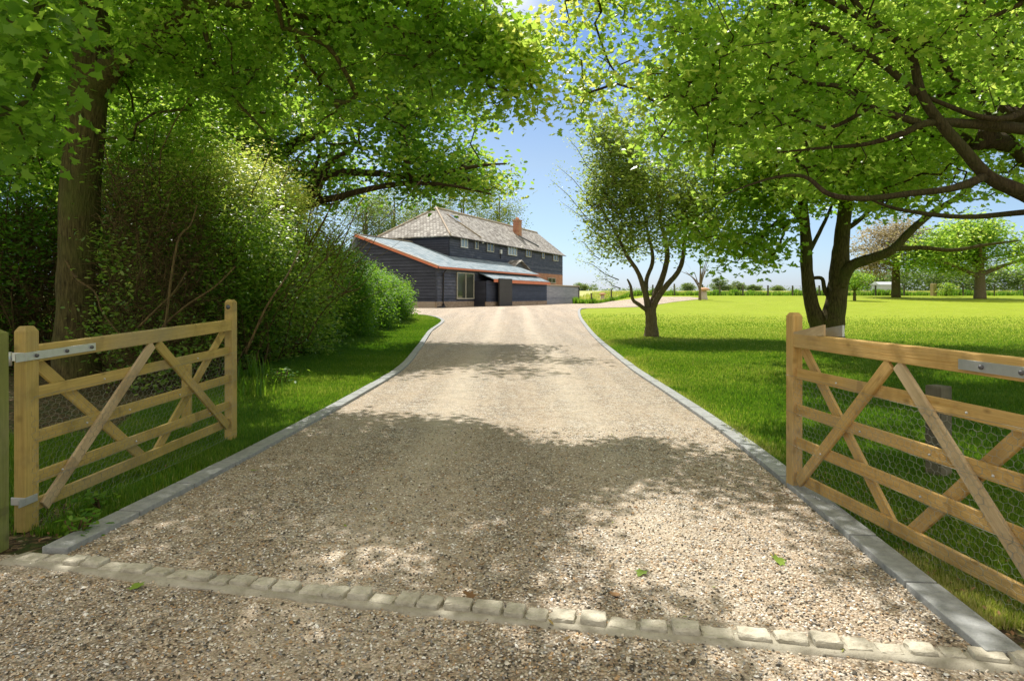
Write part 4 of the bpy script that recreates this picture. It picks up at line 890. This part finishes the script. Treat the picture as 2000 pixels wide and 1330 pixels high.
blobsO = [(-5.8, 20.5, 6.2, 3, 3, 2.4), (-3.0, 19.8, 5.9, 2.8, 2.8, 1.8), (-1.1, 19.6, 5.6, 1.5, 2.2, 1.3), (-.55, 19.6, 5.3, 1.0, 1.8, 1.3), (-4, 20, 9, 4, 3, 2.2), (-9, 21, 9.5, 5, 4, 3), (-8, 19, 6, 3, 3, 2), (-12.5, 21, 7, 3.5, 3, 3)]
maskO = [(-300, 1500), (-300, 480), (560, 420), (690, 400), (790, 388), (870, 372), (960, 400), (1015, 418), (1038, 380), (1022, 330), (1000, 280), (1000, 240), (1300, 200), (1300, 1500)]
tipsO = crown_pts(blobsO, 1750, maskO, seed=21, carve=(.9, -.25), gap=False, fuzz=8, sunkeep=.15)
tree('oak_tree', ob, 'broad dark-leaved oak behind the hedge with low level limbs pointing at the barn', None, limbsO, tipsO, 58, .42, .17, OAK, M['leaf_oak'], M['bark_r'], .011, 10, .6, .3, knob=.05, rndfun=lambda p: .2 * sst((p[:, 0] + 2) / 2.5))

# ------------------------------------------------------------------ twin-stemmed tree on the lawn
tb2 = P(1612, 668, 19.7); tb2[2] = -.05
limbsT = [([tb2 + np.array([-.05, 0, 0]), *L3([(1600, 640, 19.7), (1585, 592, 19.7), (1576, 530, 19.7), (1574, 470, 19.8), (1568, 400, 19.9), (1560, 300, 20), (1550, 180, 20), (1545, 60, 20)])], [.55, .31, .24, .21, .20, .17, .14, .09, .03], 0),
          ([tb2 + np.array([.1, 0, 0]), *L3([(1622, 645, 19.6), (1632, 595, 19.6), (1640, 520, 19.6), (1646, 450, 19.6), (1656, 360, 19.6), (1664, 260, 19.7), (1672, 150, 19.8), (1680, 20, 20)])], [.72, .44, .36, .31, .25, .2, .15, .11, .04], 0),
          (L3([(1640, 560, 19.5), (1660, 522, 19.3), (1700, 505, 19.0), (1740, 490, 18.8), (1775, 455, 18.8), (1815, 420, 18.8), (1870, 385, 18.8), (1940, 330, 19)]), [.24, .2, .17, .15, .13, .11, .08, .03], 0),
          (L3([(1738, 488, 18.8), (1800, 484, 18.7), (1860, 489, 18.6), (1930, 478, 18.6), (1990, 470, 18.6)]), [.09, .075, .065, .05, .02], 0),
          (L3([(1630, 590, 19.6), (1612, 570, 19.7), (1606, 545, 19.8), (1590, 543, 19.8)]), [.10, .08, .07, .06], 0),
          (L3([(1572, 440, 19.8), (1545, 405, 19.8), (1510, 370, 19.9), (1470, 330, 20)]), [.11, .09, .06, .02], 0),
          (L3([(1576, 500, 19.8), (1600, 455, 20), (1625, 400, 20.2), (1640, 340, 20.3)]), [.09, .07, .05, .02], 0),
          (L3([(1650, 450, 19.6), (1690, 420, 19.6), (1720, 380, 19.7), (1760, 300, 19.8)]), [.1, .07, .05, .02], 0)]
blobsT = [(9.5, 20, 8.5, 4.5, 3.8, 3), (8.3, 19.5, 4.6, 1.7, 1.6, 1.0), (12.6, 19, 5.6, 3.4, 3, 2.0), (10.2, 20.5, 5.2, 2.0, 2.5, 1.2), (7.2, 19.6, 5.2, 1.2, 1.5, .8), (6.6, 17.2, 6.2, 2.4, 2.2, 1.4), (11, 15.8, 6.6, 3, 2, 1.6)]
maskT = [(1000, 1500), (1000, 380), (1290, 360), (1370, 395), (1440, 425), (1500, 440), (1560, 455), (1680, 470), (1720, 500), (1760, 540), (1900, 520), (2400, 560), (2400, 1500)]
tipsT = crown_pts(blobsT, 1200, maskT, seed=31, carve=(1.0, -.1), gap=False, fuzz=8, sunkeep=.1)
tipsT = np.concatenate([tipsT, np.array([P(rng.uniform(1430, 1540), rng.uniform(420, 500), rng.uniform(18.8, 20.5)) for _ in range(26)] + [P(rng.uniform(1488, 1512), rng.uniform(500, 525), 19.6) for _ in range(3)] + [P(rng.uniform(1340, 1450), rng.uniform(430, 525), rng.uniform(18.8, 19.6)) for _ in range(13)])])
tree('twin_stemmed_tree', tb2, 'lawn tree forking at the ground into two dark trunks behind the orange gate', None, limbsT, tipsT, 46, .36, .15, MAPLE, M['leaf_right'], M['bark'], .009, 12, .55, .35, knob=.06, thin=.86)

# ------------------------------------------------------------------ small multi-stemmed tree by the kerb
ts = P(1273, 658, 21.9); ts[2] = -.02
limbsS = [([ts, *L3([(1272, 630, 21.9), (1270, 600, 21.9)])], [.36, .24, .25], 0),
          (L3([(1272, 612, 21.9), (1280, 590, 21.8), (1300, 560, 21.7), (1325, 530, 21.6), (1335, 495, 21.6), (1338, 430, 21.7), (1350, 360, 21.8)]), [.17, .14, .12, .10, .09, .06, .02], 0),
          (L3([(1270, 610, 21.9), (1278, 580, 22), (1293, 545, 22), (1303, 505, 22), (1300, 470, 22), (1290, 430, 22), (1280, 330, 22)]), [.16, .13, .13, .11, .09, .06, .02], 0),
          (L3([(1268, 612, 21.9), (1262, 580, 21.8), (1256, 560, 21.8), (1245, 530, 21.7), (1225, 500, 21.6), (1200, 450, 21.6), (1170, 400, 21.5)]), [.15, .13, .11, .09, .08, .05, .02], 0),
          (L3([(1266, 608, 21.9), (1248, 595, 21.6), (1236, 585, 21.5), (1232, 560, 21.4), (1225, 545, 21.4)]), [.1, .08, .07, .06, .03], 0),
          (L3([(1262, 575, 21.9), (1263, 545, 22), (1275, 505, 22.1), (1262, 440, 22.2), (1240, 340, 22.2)]), [.1, .09, .08, .05, .02], 0)]
blobsS = [(4.9, 21.9, 4.9, 2.4, 2.2, 1.5), (4.2, 21.8, 3.4, 1.9, 1.8, .9), (4.0, 21.8, 6.0, 1.5, 1.5, 1.8), (6.2, 22, 4.0, 1.6, 1.6, .9), (3.2, 21.8, 7.0, .7, .8, 1.4), (6.9, 22, 4.2, 1.2, 1.6, .9), (3.1, 21.8, 5.0, 1.0, 1.2, 1.3)]
maskS = [(900, 1500), (900, -100), (1120, -100), (1140, 240), (1150, 330), (1130, 420), (1165, 500), (1185, 545), (1225, 575), (1260, 540), (1320, 510), (1400, 495), (1470, 470), (1470, 1500)]
tipsS = crown_pts(blobsS, 640, maskS, seed=41, carve=(1.7, -.55), shade=False, gap=False, fuzz=8)
sh_ = []
for a_, b_ in (((1150, 430), (1075, 352)), ((1160, 400), (1088, 325)), ((1180, 470), (1095, 395)), ((1150, 330), (1108, 270)), ((1170, 300), (1130, 215)), ((1190, 300), (1165, 190)), ((1160, 500), (1130, 470)), ((1190, 540), (1130, 510)), ((1150, 260), (1138, 200)), ((1200, 560), (1170, 545)), ((1170, 450), (1118, 415))):
    for f in np.linspace(.1, 1, 7): sh_.append(P(a_[0] + (b_[0] - a_[0]) * f, a_[1] + (b_[1] - a_[1]) * f, 21.7 + rng.normal(0, .1)))
tr_small = tree('small_tree', ts, 'small dark-leaved tree with several bowed stems on the lawn by the kerb', None, limbsS, tipsS, 50, .26, .125, OVAL, M['leaf_small'], M['bark_s'], .006, 10, .8, .2, knob=.07, curve=.1, thin=.8)
sh_ = np.array(sh_); sh_[:, 2] += .12 * np.sin(np.tile(np.linspace(0, 3, 7), 11)); cc = np.repeat(sh_, 20, 0) + rng.normal(0, .12, (len(sh_) * 20, 3)); leaves('shoot_leaves', cc, .075, OVAL, M['leaf_small'], tr_small, rng.uniform(0, 1, len(cc)), 0)
tubes('shoots', [(np.stack([sh_[i * 7] + (sh_[i * 7] - sh_[i * 7 + 6]) * .35 + np.array([.1, 0, 0]), sh_[i * 7], sh_[i * 7 + 3], sh_[i * 7 + 6]]), np.array([.02, .014, .010, .004])) for i in range(11)], M['bark_s'], tr_small, 4)

# ------------------------------------------------------------------ overgrown hedge, thicket and bushes
def shrub(name, label, cx, cy, rx, ry, h, ntip, nleaf, size, mat, nstem, spread=.22, bare=None, profile=None, tpl=OVAL, lean=.2, stem_r=.016, clear=None, rb=(0, 1), rf=None, dome=(3.2, .4)):
    z0 = float(terr(cx, cy)); root = empty(name, (cx, cy, z0), label, 'shrub'); pts = []
    while len(pts) < ntip:
        x = rng.uniform(-1, 1); y = rng.uniform(-1, 1); z = rng.uniform(.02, 1)
        rr = (abs(x) ** 2.6 + abs(y) ** 2.6) ** (1 / 2.6); lim = (1 - z ** dome[0]) ** dome[1] * (.75 + .25 * min(1, z * 3))
        lim *= 1 + .13 * math.sin(5 * math.atan2(y, x) + 7 * z + cx) + .08 * math.sin(11 * math.atan2(y, x) - 9 * z)
        if rr > lim or rr < lim * rng.uniform(.2, .95) and z < .75: continue
        p = np.array([cx + x * rx, cy + y * ry, z0 + z * h * (1 if profile is None else profile(cy + y * ry))])
        if rng.uniform() < .10: p = p + np.array([x * .35 * rng.uniform(.3, 1.2), y * .3, rng.uniform(-.05, .4) * z])
        if bare is not None and bare(p) > rng.uniform(0, 1): continue
        if noise3(p[None], 2.4, 5)[0] < -.38: continue
        if clear is not None and clear(p): continue
        pts.append(p)
    pts = np.array(pts); c_ = np.repeat(pts, nleaf, 0); off = rng.normal(0, spread, c_.shape)
    cr_ = np.repeat(rng.uniform(0, 1, len(pts)), nleaf); r = rb[0] + (rb[1] - rb[0]) * (.5 * cr_ + .5 * rng.uniform(0, 1, len(c_)))
    o_ = c_ - np.array([cx, cy, z0 + h * .4]); o_ /= np.linalg.norm(o_, axis=1)[:, None]
    V = c_ + off; V[:, 2] = np.maximum(V[:, 2], z0 + .02)
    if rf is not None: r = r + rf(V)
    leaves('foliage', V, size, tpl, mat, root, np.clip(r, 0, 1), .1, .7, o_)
    st = []
    for i in range(nstem):
        a_ = rng.uniform(0, 6.28); q = rng.uniform(0, 1) ** .5
        b = np.array([cx + math.cos(a_) * rx * .75 * q, cy + math.sin(a_) * ry * .9 * q, z0 - .05])
        hh = h * rng.uniform(.45, .98) * (1 if profile is None else profile(b[1])); dr_ = rng.normal(0, lean, 2) * h
        dr_ = dr_ + np.array([math.cos(a_) * rx, math.sin(a_) * ry]) * .2
        n = 7; p = [b]
        for j in range(1, n):
            f = j / (n - 1); x = b + np.array([dr_[0] * f ** 1.3, dr_[1] * f ** 1.3, hh * f]); p.append(x + rng.normal(0, .05, 3) * (1 + f))
        if clear is not None and any(clear(x) for x in p): continue
        p = spline(p, 2); r0 = rng.uniform(.4, 1.6) * stem_r; st.append((p, np.linspace(r0, r0 * .25, len(p))))
        for j in range(3):
            k_ = rng.integers(3, len(p) - 3); d_ = rng.normal(0, 1, 3) + np.array([0, 0, .4]); d_ /= np.linalg.norm(d_); l = rng.uniform(.3, 1.0) * min(1, h / 3)
            q_ = p[k_]; st.append((np.array([q_, q_ + d_ * l * .5 + rng.normal(0, .05, 3), q_ + d_ * l + rng.normal(0, .1, 3)]), np.array([r0 * .5, r0 * .35, r0 * .12])))
    tubes('stems', st, M['stem'], root, 4); return root
pf = lambda y: float(np.interp(y, [8, 12, 15, 18, 20], [1.0, 1.0, .97, .84, .74]))
def sticks(name, P0, ln, wd, mat, parent, up=.6):
    n = len(P0); d_ = rng.normal(0, 1, (n, 3)); d_[:, 2] = d_[:, 2] * .6 + up; d_ /= np.linalg.norm(d_, axis=1)[:, None]; L_ = (ln * rng.uniform(.4, 1.3, n))[:, None]
    s1 = np.cross(d_, rng.normal(0, 1, (n, 3))); s1 /= np.linalg.norm(s1, axis=1)[:, None]; s2 = np.cross(d_, s1); w_ = (wd * rng.uniform(.5, 1.4, n))[:, None]; bn = rng.normal(0, .12, (n, 3)) * L_
    V = np.stack([P0 + s1 * w_, P0 - s1 * w_ * .5 + s2 * w_ * .9, P0 - s1 * w_ * .5 - s2 * w_ * .9] + [P0 + d_ * L_ * .5 + bn + q_ for q_ in (s1 * w_ * .8, -s1 * w_ * .4 + s2 * w_ * .7, -s1 * w_ * .4 - s2 * w_ * .7)] + [P0 + d_ * L_], 1)
    return bulk(name, V.reshape(-1, 3), 7, [(0, 1, 4, 3), (1, 2, 5, 4), (2, 0, 3, 5), (3, 4, 6), (4, 5, 6), (5, 3, 6)], n, mat, parent)
pf = lambda y: float(np.interp(y, [8, 12, 15, 18, 20], [1.0, 1.0, .97, .84, .74]))
pxl = lambda p: 1000 + F * p[0] / p[1]
clearH = lambda p: pxl(p) < 205 + 25 * math.sin(p[2] * 5) and p[1] < 12.5
# bare, brown camera-facing end low down; foliage towards the top and the drive side
bare = lambda p: (.74 if (p[1] < 11.3 and p[2] < 2.9) else .15) if p[0] < -5.0 else (.7 if p[1] < 10.8 and p[2] < 2.4 else (.2 if p[2] < .8 else 0))
hd = shrub('overgrown_hedge', 'huge overgrown hedge with bare brown stems below and sunlit yellow-green top', -6.35, 13.6, 2.2, 5.2, 4.65, 3600, 46, .075, M['leaf_hedge'], 300, .19, bare, pf, lean=.24, stem_r=.02, clear=clearH, rb=(0, 1), dome=(3.0, .5), rf=lambda p: .45 * sst((p[:, 2] - 2.3) / 1.6) * sst((p[:, 0] + 6.2) / 1.2) - .1)  # leaf colour yellower towards top drive side: new growth plus painted sunlit rim
n = 15000; q = np.stack([rng.uniform(-8.0, -4.75, n), 8.9 + 6 * rng.uniform(0, 1, n) ** 1.6, rng.uniform(0, 3.3, n)], 1); q = q[(1000 + F * q[:, 0] / q[:, 1] > 205) & (((q[:, 0] + 6.3) / 1.75) ** 4 + ((q[:, 1] - 13.6) / 4.7) ** 4 < 1)]
sticks('twigs', q, .42, .0055, M['stem'], hd)
shrub('conifer_bush', 'dense mid-green evergreen bush adjoining the tall overgrown hedge', -5.75, 20.6, 1.3, 2.4, 2.9, 950, 46, .085, M['leaf_bush'], 14, .15, lean=.03)
shrub('conifer_bush', 'rounded mid-green evergreen bush, the middle of the three beyond the hedge', -6.0, 25.0, 1.25, 2.5, 2.45, 850, 46, .09, M['leaf_bush'], 12, .16, lean=.03)
shrub('conifer_bush', 'last evergreen bush at the end of the verge near the barn corner', -6.2, 29.8, 1.4, 2.7, 2.15, 850, 46, .095, M['leaf_bush'], 12, .17, lean=.03)
dark = lambda p: .45 if p[2] < 2.2 else 0
for lab, cx, cy, rx, ry, h, nt_, sz, mt in (('tall twiggy thicket shrub behind the thick maple trunk', -9.9, 13.4, 2.6, 2.2, 5.2, 1300, .09, 'leaf_bush'), ('tall leafy thicket shrub rising above the hedge beneath the oak', -9.2, 18.5, 3.0, 3.0, 6.6, 1500, .11, 'leaf_hedge'), ('distant thicket shrub closing the gap far behind the maple trunk', -16, 17.5, 3.8, 3.4, 6.5, 1300, .12, 'leaf_bush')):
    t_ = shrub('thicket_shrub', lab, cx, cy, rx, ry, h, nt_, 42, sz, M[mt], 60, .26, dark if cy < 14 else None, lean=.1)
    n = 9000; q = np.stack([rng.uniform(-1, 1, n) * rx * .8 + cx, rng.uniform(-1, 1, n) * ry * .8 + cy, rng.uniform(0, .6, n) * h], 1); sticks('twigs', q, .5, .008, M['stem'], t_)
# arching bare bramble stems in front of the hedge
bs = empty('bramble_stems', (-6.5, 8.3, 0), 'long arching pale bare stems in front of the dark hedge end', 'bramble')
for pts_ in ([(130, 510, 9.2), (150, 545, 9.1), (185, 570, 9.0), (200, 610, 8.9), (235, 655, 8.8)], [(270, 640, 8.6), (310, 600, 8.6), (340, 570, 8.7), (365, 530, 8.8)], [(300, 655, 8.8), (360, 600, 8.7), (420, 560, 8.8), (460, 520, 9)], [(320, 660, 8.5), (345, 480, 8.7), (372, 440, 8.8), (385, 400, 9)], [(480, 690, 9.3), (520, 600, 9.3), (560, 540, 9.6), (585, 490, 10)]):
    tubes('stem', [(spline(L3(pts_), 4), np.linspace(.018, .009, (len(pts_) - 1) * 4 + 1))], M['stem'], bs, 6)
# strap leaves of an iris clump
def straps(cx, cy, n, h, label, name='iris_clump'):
    z0 = float(terr(cx, cy)); root = empty(name, (cx, cy, z0), label, 'plant'); V = []; Fc = []
    for i in range(n):
        a_ = rng.uniform(0, 6.28); b = np.array([cx + rng.normal(0, .12), cy + rng.normal(0, .12), z0]); hh = h * rng.uniform(.6, 1.1); ln = rng.uniform(.05, .45) * hh; d_ = np.array([math.cos(a_), math.sin(a_), 0]); s_ = np.array([-d_[1], d_[0], 0]) * .011; n0 = len(V)
        for f, w_ in ((0, 1), (.35, 1.1), (.7, .8), (1, .05)):
            c_ = b + d_ * ln * f ** 2 + Z3 * hh * (f - .12 * f ** 3); V += [c_ - s_ * w_, c_ + s_ * w_]
        for k_ in range(3): Fc.append((n0 + 2 * k_, n0 + 2 * k_ + 1, n0 + 2 * k_ + 3, n0 + 2 * k_ + 2))
    mesh('leaf_blades', V, Fc, M['blade'], root, rnd=np.repeat(rng.uniform(.1, .6, n), 8))
straps(-4.15, 10.4, 46, .55, 'clump of tall strap-leaved iris at the foot of the hedge')
straps(-3.55, 8.9, 30, .38, 'lower clump of strap leaves beside the yellowish gate stile')
def weed(cx, cy, n, h, size, label, mat='leaf_bush', name='weed_plant'):
    z0 = float(terr(cx, cy)); root = empty(name, (cx, cy, z0), label, 'plant'); p = np.array([(cx + rng.normal(0, h * .4), cy + rng.normal(0, h * .4), z0 + rng.uniform(.05, 1) * h) for _ in range(n)])
    leaves('leafage', p, size, OVAL, M[mat], root, rng.uniform(.2, 1, n), .1)
    tubes('stalks', [(np.array([(cx + rng.normal(0, .03), cy, z0 - .02), (cx + rng.normal(0, h * .2), cy + rng.normal(0, h * .2), z0 + h * .8)]), .006 + h * .006) for _ in range(6)], M['stem'], root, 4)
weed(-2.52, 3.72, 90, .16, .05, 'low leafy weed growing at the foot of the mossy gate post')
weed(-2.70, 4.15, 130, .14, .045, 'spreading weed under the bottom rail of the yellowish gate')
weed(-3.6, 10.0, 160, .3, .07, 'leafy weed clump in the grass below the iris')

# ------------------------------------------------------------------ distant trees and buildings
def simple_tree(name, label, px_, py_, Y, h, blobs, ntip, nleaf, size, lmat, group=None, r=.3, spread=.6, bark='bark', tpl=OAK, carve=(.5, -.2), forks=5, cat='tree', flat=.6, fork_z=.25, trunk_top=.9):
    b = P(px_, py_, Y); b[2] = float(terr(b[0], Y)) - .05
    bl = [(b[0] + x, b[1] + y, b[2] + z, rx, ry, rz_) for x, y, z, rx, ry, rz_ in blobs]
    lim = [([b, b + np.array([.0, 0, h * fork_z]), b + np.array([.05, 0, h * trunk_top * .7]), b + np.array([0, 0, h * trunk_top])], [r * 1.25, r, r * .5, r * .1], 0)]
    for i in range(forks):
        q = bl[i % len(bl)]; a_ = i * 2.4 + 1; e_ = np.array([q[0] + q[3] * .6 * math.cos(a_), q[1] + q[4] * .6 * math.sin(a_), q[2]]); s_ = b + np.array([0, 0, h * (fork_z + .03 * i)])
        lim.append(([s_, s_ * .55 + e_ * .45 + np.array([0, 0, .05 * h]), e_], [r * .55, r * .35, r * .1], 0))
    tips = crown_pts(bl, ntip, None, False, carve, int(px_) + 3, gap=False)
    return tree(name, b, label, group, lim, tips, nleaf, spread, size, tpl, M[lmat], M[bark], r * .035, 8, flat, .2, knob=.04, cat=cat)
simple_tree('maple_tree', 'low spreading maple at the far lawn edge with a short thick trunk', 1914, 582, 64, 8, [(0, 0, 5.3, 6.5, 4, 2.2), (-4.5, 0, 4.2, 4.5, 3.5, 1.7), (4.5, 0, 4.3, 4, 3.5, 1.9), (0, 0, 7, 4, 3, 1.5)], 330, 60, .30, 'leaf_right', r=.45, spread=.7, bark='bark_s', forks=7, fork_z=.24)
simple_tree('blossom_tree', 'pinkish-brown leaved tree at the field fence beside a pale shed', 1750, 579, 67, 9, [(-1.2, 0, 4.8, 3.6, 3, 2.4), (-2.6, 0, 3.2, 2.2, 2, 1.2), (0, 0, 7, 3, 3, 1.6)], 190, 50, .24, 'leaf_pink', r=.36, spread=.6, forks=6, fork_z=.35)
simple_tree('small_round_tree', 'little round-headed green and bronze tree on the lawn before the blossom tree', 1669, 583, 60, 2.6, [(0, 0, 1.9, 1.5, 1.4, .9)], 60, 46, .15, 'leaf_oak', r=.12, spread=.3, forks=4, fork_z=.3)
simple_tree('bare_sapling', 'thin nearly bare sapling beside the staddle stone at the lawn edge', 1367, 583, 61, 4.6, [(-.9, 0, 2.8, 1.5, 1, 1.4), (1.0, 0, 3.4, 1.3, 1, 1.3), (.3, 0, 4.3, 1, 1, .9)], 70, 3, .13, 'leaf_oak', r=.13, spread=.25, bark='bark_s', forks=7, fork_z=.15)
simple_tree('leafy_sapling', 'pale green leafy sapling against the field fence by the thick pale post', 1848, 580, 69.5, 1.6, [(0, 0, .9, .8, .7, .6)], 26, 40, .15, 'leaf_hedge', r=.05, spread=.25, forks=3)
for px_, Y, h_, lab in ((715, 92, 17, 'pale airy tree peeping over the lean-to roof end'), (770, 98, 19, 'pale airy tree behind the barn hip'), (840, 104, 19.5, 'feathery tree rising behind the barn ridge start'),
                        (905, 108, 21, 'taller green tree above the middle of the barn ridge'), (975, 112, 21, 'green tree behind the barn chimney')):
    simple_tree('background_tree', lab, px_, 578, Y, h_, [(0, 0, h_ * .66, 4.6, 4, h_ * .26), (1, 0, h_ * .45, 5, 4, h_ * .18), (-2, 0, h_ * .78, 3, 3, h_ * .15)], 230, 40, .30, 'leaf_far', r=.35, spread=.75, forks=6, flat=.9, tpl=OVAL, carve=(.7, -.15), bark='bark_s')
for px_, w_, h_, lab in ((1343, 2.6, 3.0, 'small lone field bush on the skyline, left of the larger ones'), (1405, 4.0, 5.2, 'largest round bush on the field skyline'), (1424, 4.2, 2.2, 'low long bush joined to the largest skyline bush'), (1441, 3.2, 3.8, 'round bush on the skyline, right of the largest'), (1474, 2.8, 2.7, 'small round bush at the skyline between two fence posts'), (1518, 2.4, 2.0, 'lowest bush on the skyline near the twin trunks'), (1142, 5, 3.2, 'dark bush on the skyline just past the board fence end')):
    Y = 255; simple_tree('field_bush', lab, px_, 570, Y, h_, [(0, 0, h_ * .5, w_, w_, h_ * .5)], 60, 40, .5, 'leaf_far', 'bushes along the field skyline', r=.15, spread=.5, forks=2, cat='bush')
# far wood on the right, beyond the field
pts_ = []
for i in range(1500):
    px_ = rng.uniform(1640, 2250); Y = rng.uniform(235, 262); top = float(np.interp(px_, [1640, 1700, 1760, 1850, 2000, 2250], [4, 7.5, 6.5, 8.5, 9.5, 11])) * (1 + .1 * math.sin(px_ * .05)); X = (px_ - 1000) * Y / F
    pts_.append((X, Y, float(terr(X, Y)) + top * rng.uniform(0, 1) ** .8))
c_ = np.repeat(np.array(pts_), 16, 0) + rng.normal(0, 1.0, (1500 * 16, 3)); c_[:, 2] = np.maximum(c_[:, 2], terr(c_[:, 0], c_[:, 1]))
o = leaves('far_wood', c_, 1.2, OVAL, M['leaf_far'], None, np.clip(rng.uniform(0, .7, len(c_)), 0, 1), .1); tag(o, kind='stuff')
hx = rng.uniform(-300, 330, 3000); hy_ = np.full(3000, 262.) + rng.normal(0, 2, 3000); c_ = np.stack([hx, hy_, terr(hx, hy_) + rng.uniform(0, .9, 3000) * (1 + .5 * np.sin(hx * .1))], 1); c_ = np.repeat(c_, 4, 0) + rng.normal(0, .5, (12000, 3))
tag(leaves('far_hedgerow', c_, .9, OVAL, M['leaf_far'], None, rng.uniform(0, .5, len(c_)), .1), kind='stuff')
b = P(1730, 567, 200); b[2] = float(terr(b[0], 200)); sh = empty('field_shed', b, 'long low white shed across the field behind the blossom tree', 'shed')
obox('wall', b + Z3 * 1.0, [np.array([1., 0, 0]), Z3, np.array([0, 1., 0])], (6.0, 1.8, 5), M['shed'], sh)
mesh('roof', [b + np.array(q) for q in ((-3.5, -2.8, 2.05), (3.5, -2.8, 2.05), (3.5, 0, 3.0), (-3.5, 0, 3.0), (-3.5, 2.8, 2.05), (3.5, 2.8, 2.05))], [(0, 1, 2, 3), (3, 2, 5, 4), (0, 3, 4), (1, 5, 2)], M['shed'], sh)

# ------------------------------------------------------------------ grass
def blades(name, X, Y, hgt, wid, mat, rnd, lean=.45, z=None):
    N = len(X); a_ = rng.uniform(0, 6.28, N); L_ = hgt * rng.uniform(0, lean, N); Z = terr(X, Y) if z is None else z
    b = np.stack([X, Y, Z], 1); s_ = np.stack([np.cos(a_), np.sin(a_), np.zeros(N)], 1) * wid[:, None] / 2; d_ = np.stack([-np.sin(a_), np.cos(a_), np.zeros(N)], 1)
    m_ = b + d_ * (L_ * .3)[:, None] + Z3 * (hgt * .55)[:, None]; t_ = b + d_ * L_[:, None] + Z3 * hgt[:, None]
    V = np.stack([b - s_, b + s_, m_ + s_ * .7, m_ - s_ * .7, t_], 1)
    return bulk(name, V.reshape(-1, 3), 5, [(0, 1, 2, 3), (3, 2, 4)], N, mat, rnd=rnd)
def patchy(X, Y, f, s): return noise3(np.stack([X, Y, X * 0], 1), f, s)
# verge on the hedge side
N = 260000; Y = 3.75 * (37 / 3.75) ** (rng.uniform(0, 1, N) ** 1.1); u_ = rng.uniform(0, 1, N)
xo = interp(LK, Y) - .155; xi = np.interp(Y, [p[0] for p in SX], [p[1] for p in SX]) - .25
X = xi + (xo - xi) * u_ - np.where(Y < 6.3, rng.uniform(0, 1.6, N) * (rng.uniform(0, 1, N) < .5), 0)
nearx = (Y < 5.2) & (X > -3.1 + (Y - 3.7) * .15) & (rng.uniform(0, 1, N) < .75); keep = ~nearx & (X > -6.5)
X, Y = X[keep], Y[keep]; hh = (.035 + .035 * rng.uniform(0, 1, len(X)) + .04 * np.clip(patchy(X, Y, 1.2, 5), 0, 1) + .07 * sst(((interp(LK, Y) - X) - 1.2) / 1.2)) * (1 + Y * .006)
tag(blades('verge_grass', X, Y, hh, .0035 + .00075 * Y, M['blade'], np.clip(.35 + .25 * patchy(X, Y, .8, 9) + rng.normal(0, .2, len(X)), 0, 1)), kind='stuff')
# lawn side
N = 520000; Y = 2.7 * (38 / 2.7) ** (rng.uniform(0, 1, N) ** .95); u_ = rng.uniform(0, 1, N) ** 1.15
xi = interp(RK, np.clip(Y, 2.5, 46)) + .155; xo = np.maximum(.86 * Y + .5, xi + .8); X = xi + (xo - xi) * u_; X = X - (rng.uniform(0, 1, N) < .25) * (X - xi < .1) * .05
keep = ~((X - xi < .55) & (Y < 8) & (rng.uniform(0, 1, N) < .5)) & (rng.uniform(0, 1, N) > (Y - 16) / 22); X, Y = X[keep], Y[keep]
cl = patchy(X, Y, 1.4, 15); hh = (.03 + .03 * rng.uniform(0, 1, len(X)) + .05 * np.clip(cl, 0, 1) * (Y < 14)) * (1 + Y * .004) * np.where(Y > 20, .8, 1)
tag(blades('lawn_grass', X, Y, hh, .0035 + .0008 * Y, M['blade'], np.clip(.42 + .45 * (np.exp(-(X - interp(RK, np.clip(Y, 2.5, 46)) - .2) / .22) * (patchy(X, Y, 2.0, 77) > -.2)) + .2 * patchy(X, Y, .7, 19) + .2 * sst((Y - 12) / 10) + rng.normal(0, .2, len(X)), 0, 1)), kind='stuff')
# long grass along the field fence
N = 30000; X = rng.uniform(7, 62, N); Y = 73.4 - (1150 - 1150) * 0 + rng.normal(0, .35, N) - X * .02
tag(blades('fence_line_grass', X, Y, .15 + .45 * rng.uniform(0, 1, N) * (1 + .8 * np.clip(patchy(X, Y * 0, 1.1, 4), -.5, 1)), np.full(N, .09), M['leaf_bush'], rng.uniform(.2, 1, N)), kind='stuff')
N = 20000; X = rng.uniform(5, 90, N); Y = rng.uniform(76, 110, N)
tag(blades('field_grass', X, Y, .25 + .3 * rng.uniform(0, 1, N), np.full(N, .1), M['blade'], rng.uniform(.75, 1, N)), kind='stuff')
n = 900; Y = rng.uniform(2.5, 6.5, n); X = interp(RK, Y) + .14 + np.abs(rng.normal(0, .28, n)); k_ = rng.uniform(0, 1, n) < .3
X = np.where(k_, rng.uniform(-2.3, 2.0, n), X); k2 = rng.uniform(0, 1, n) < .25; X = np.where(k2 & ~k_, interp(LK, np.maximum(Y, 3.5)) - .18 - np.abs(rng.normal(0, .3, n)), X); keep = (Y > 3.6) | (X > 0); X, Y = X[keep], Y[keep]
tag(leaves('leaf_litter', np.stack([X, Y, np.full(len(X), .034)], 1), .028, OVAL, M['dead'], None, rng.uniform(0, .85, len(X)), 0.0, .3), kind='stuff')
# fallen leaves on the gravel
for px_, py_, c_ in ((490, 928, 1.), (925, 1183, .3), (1196, 1178, .5), (1257, 1128, 1.), (1515, 1110, 1.), (268, 1163, 1.), (1060, 1212, .2), (940, 1115, .4)):
    g_ = G(px_, py_); nm = 'fallen_leaf'; o = leaves(nm, np.array([[g_[0], g_[1], .034]]), .06, MAPLE, M['dead'], None, np.array([c_]), 0.05, .2)
    tag(o, 'fallen leaf lying on the gravel drive', 'leaf', 'fallen leaves on the gravel')
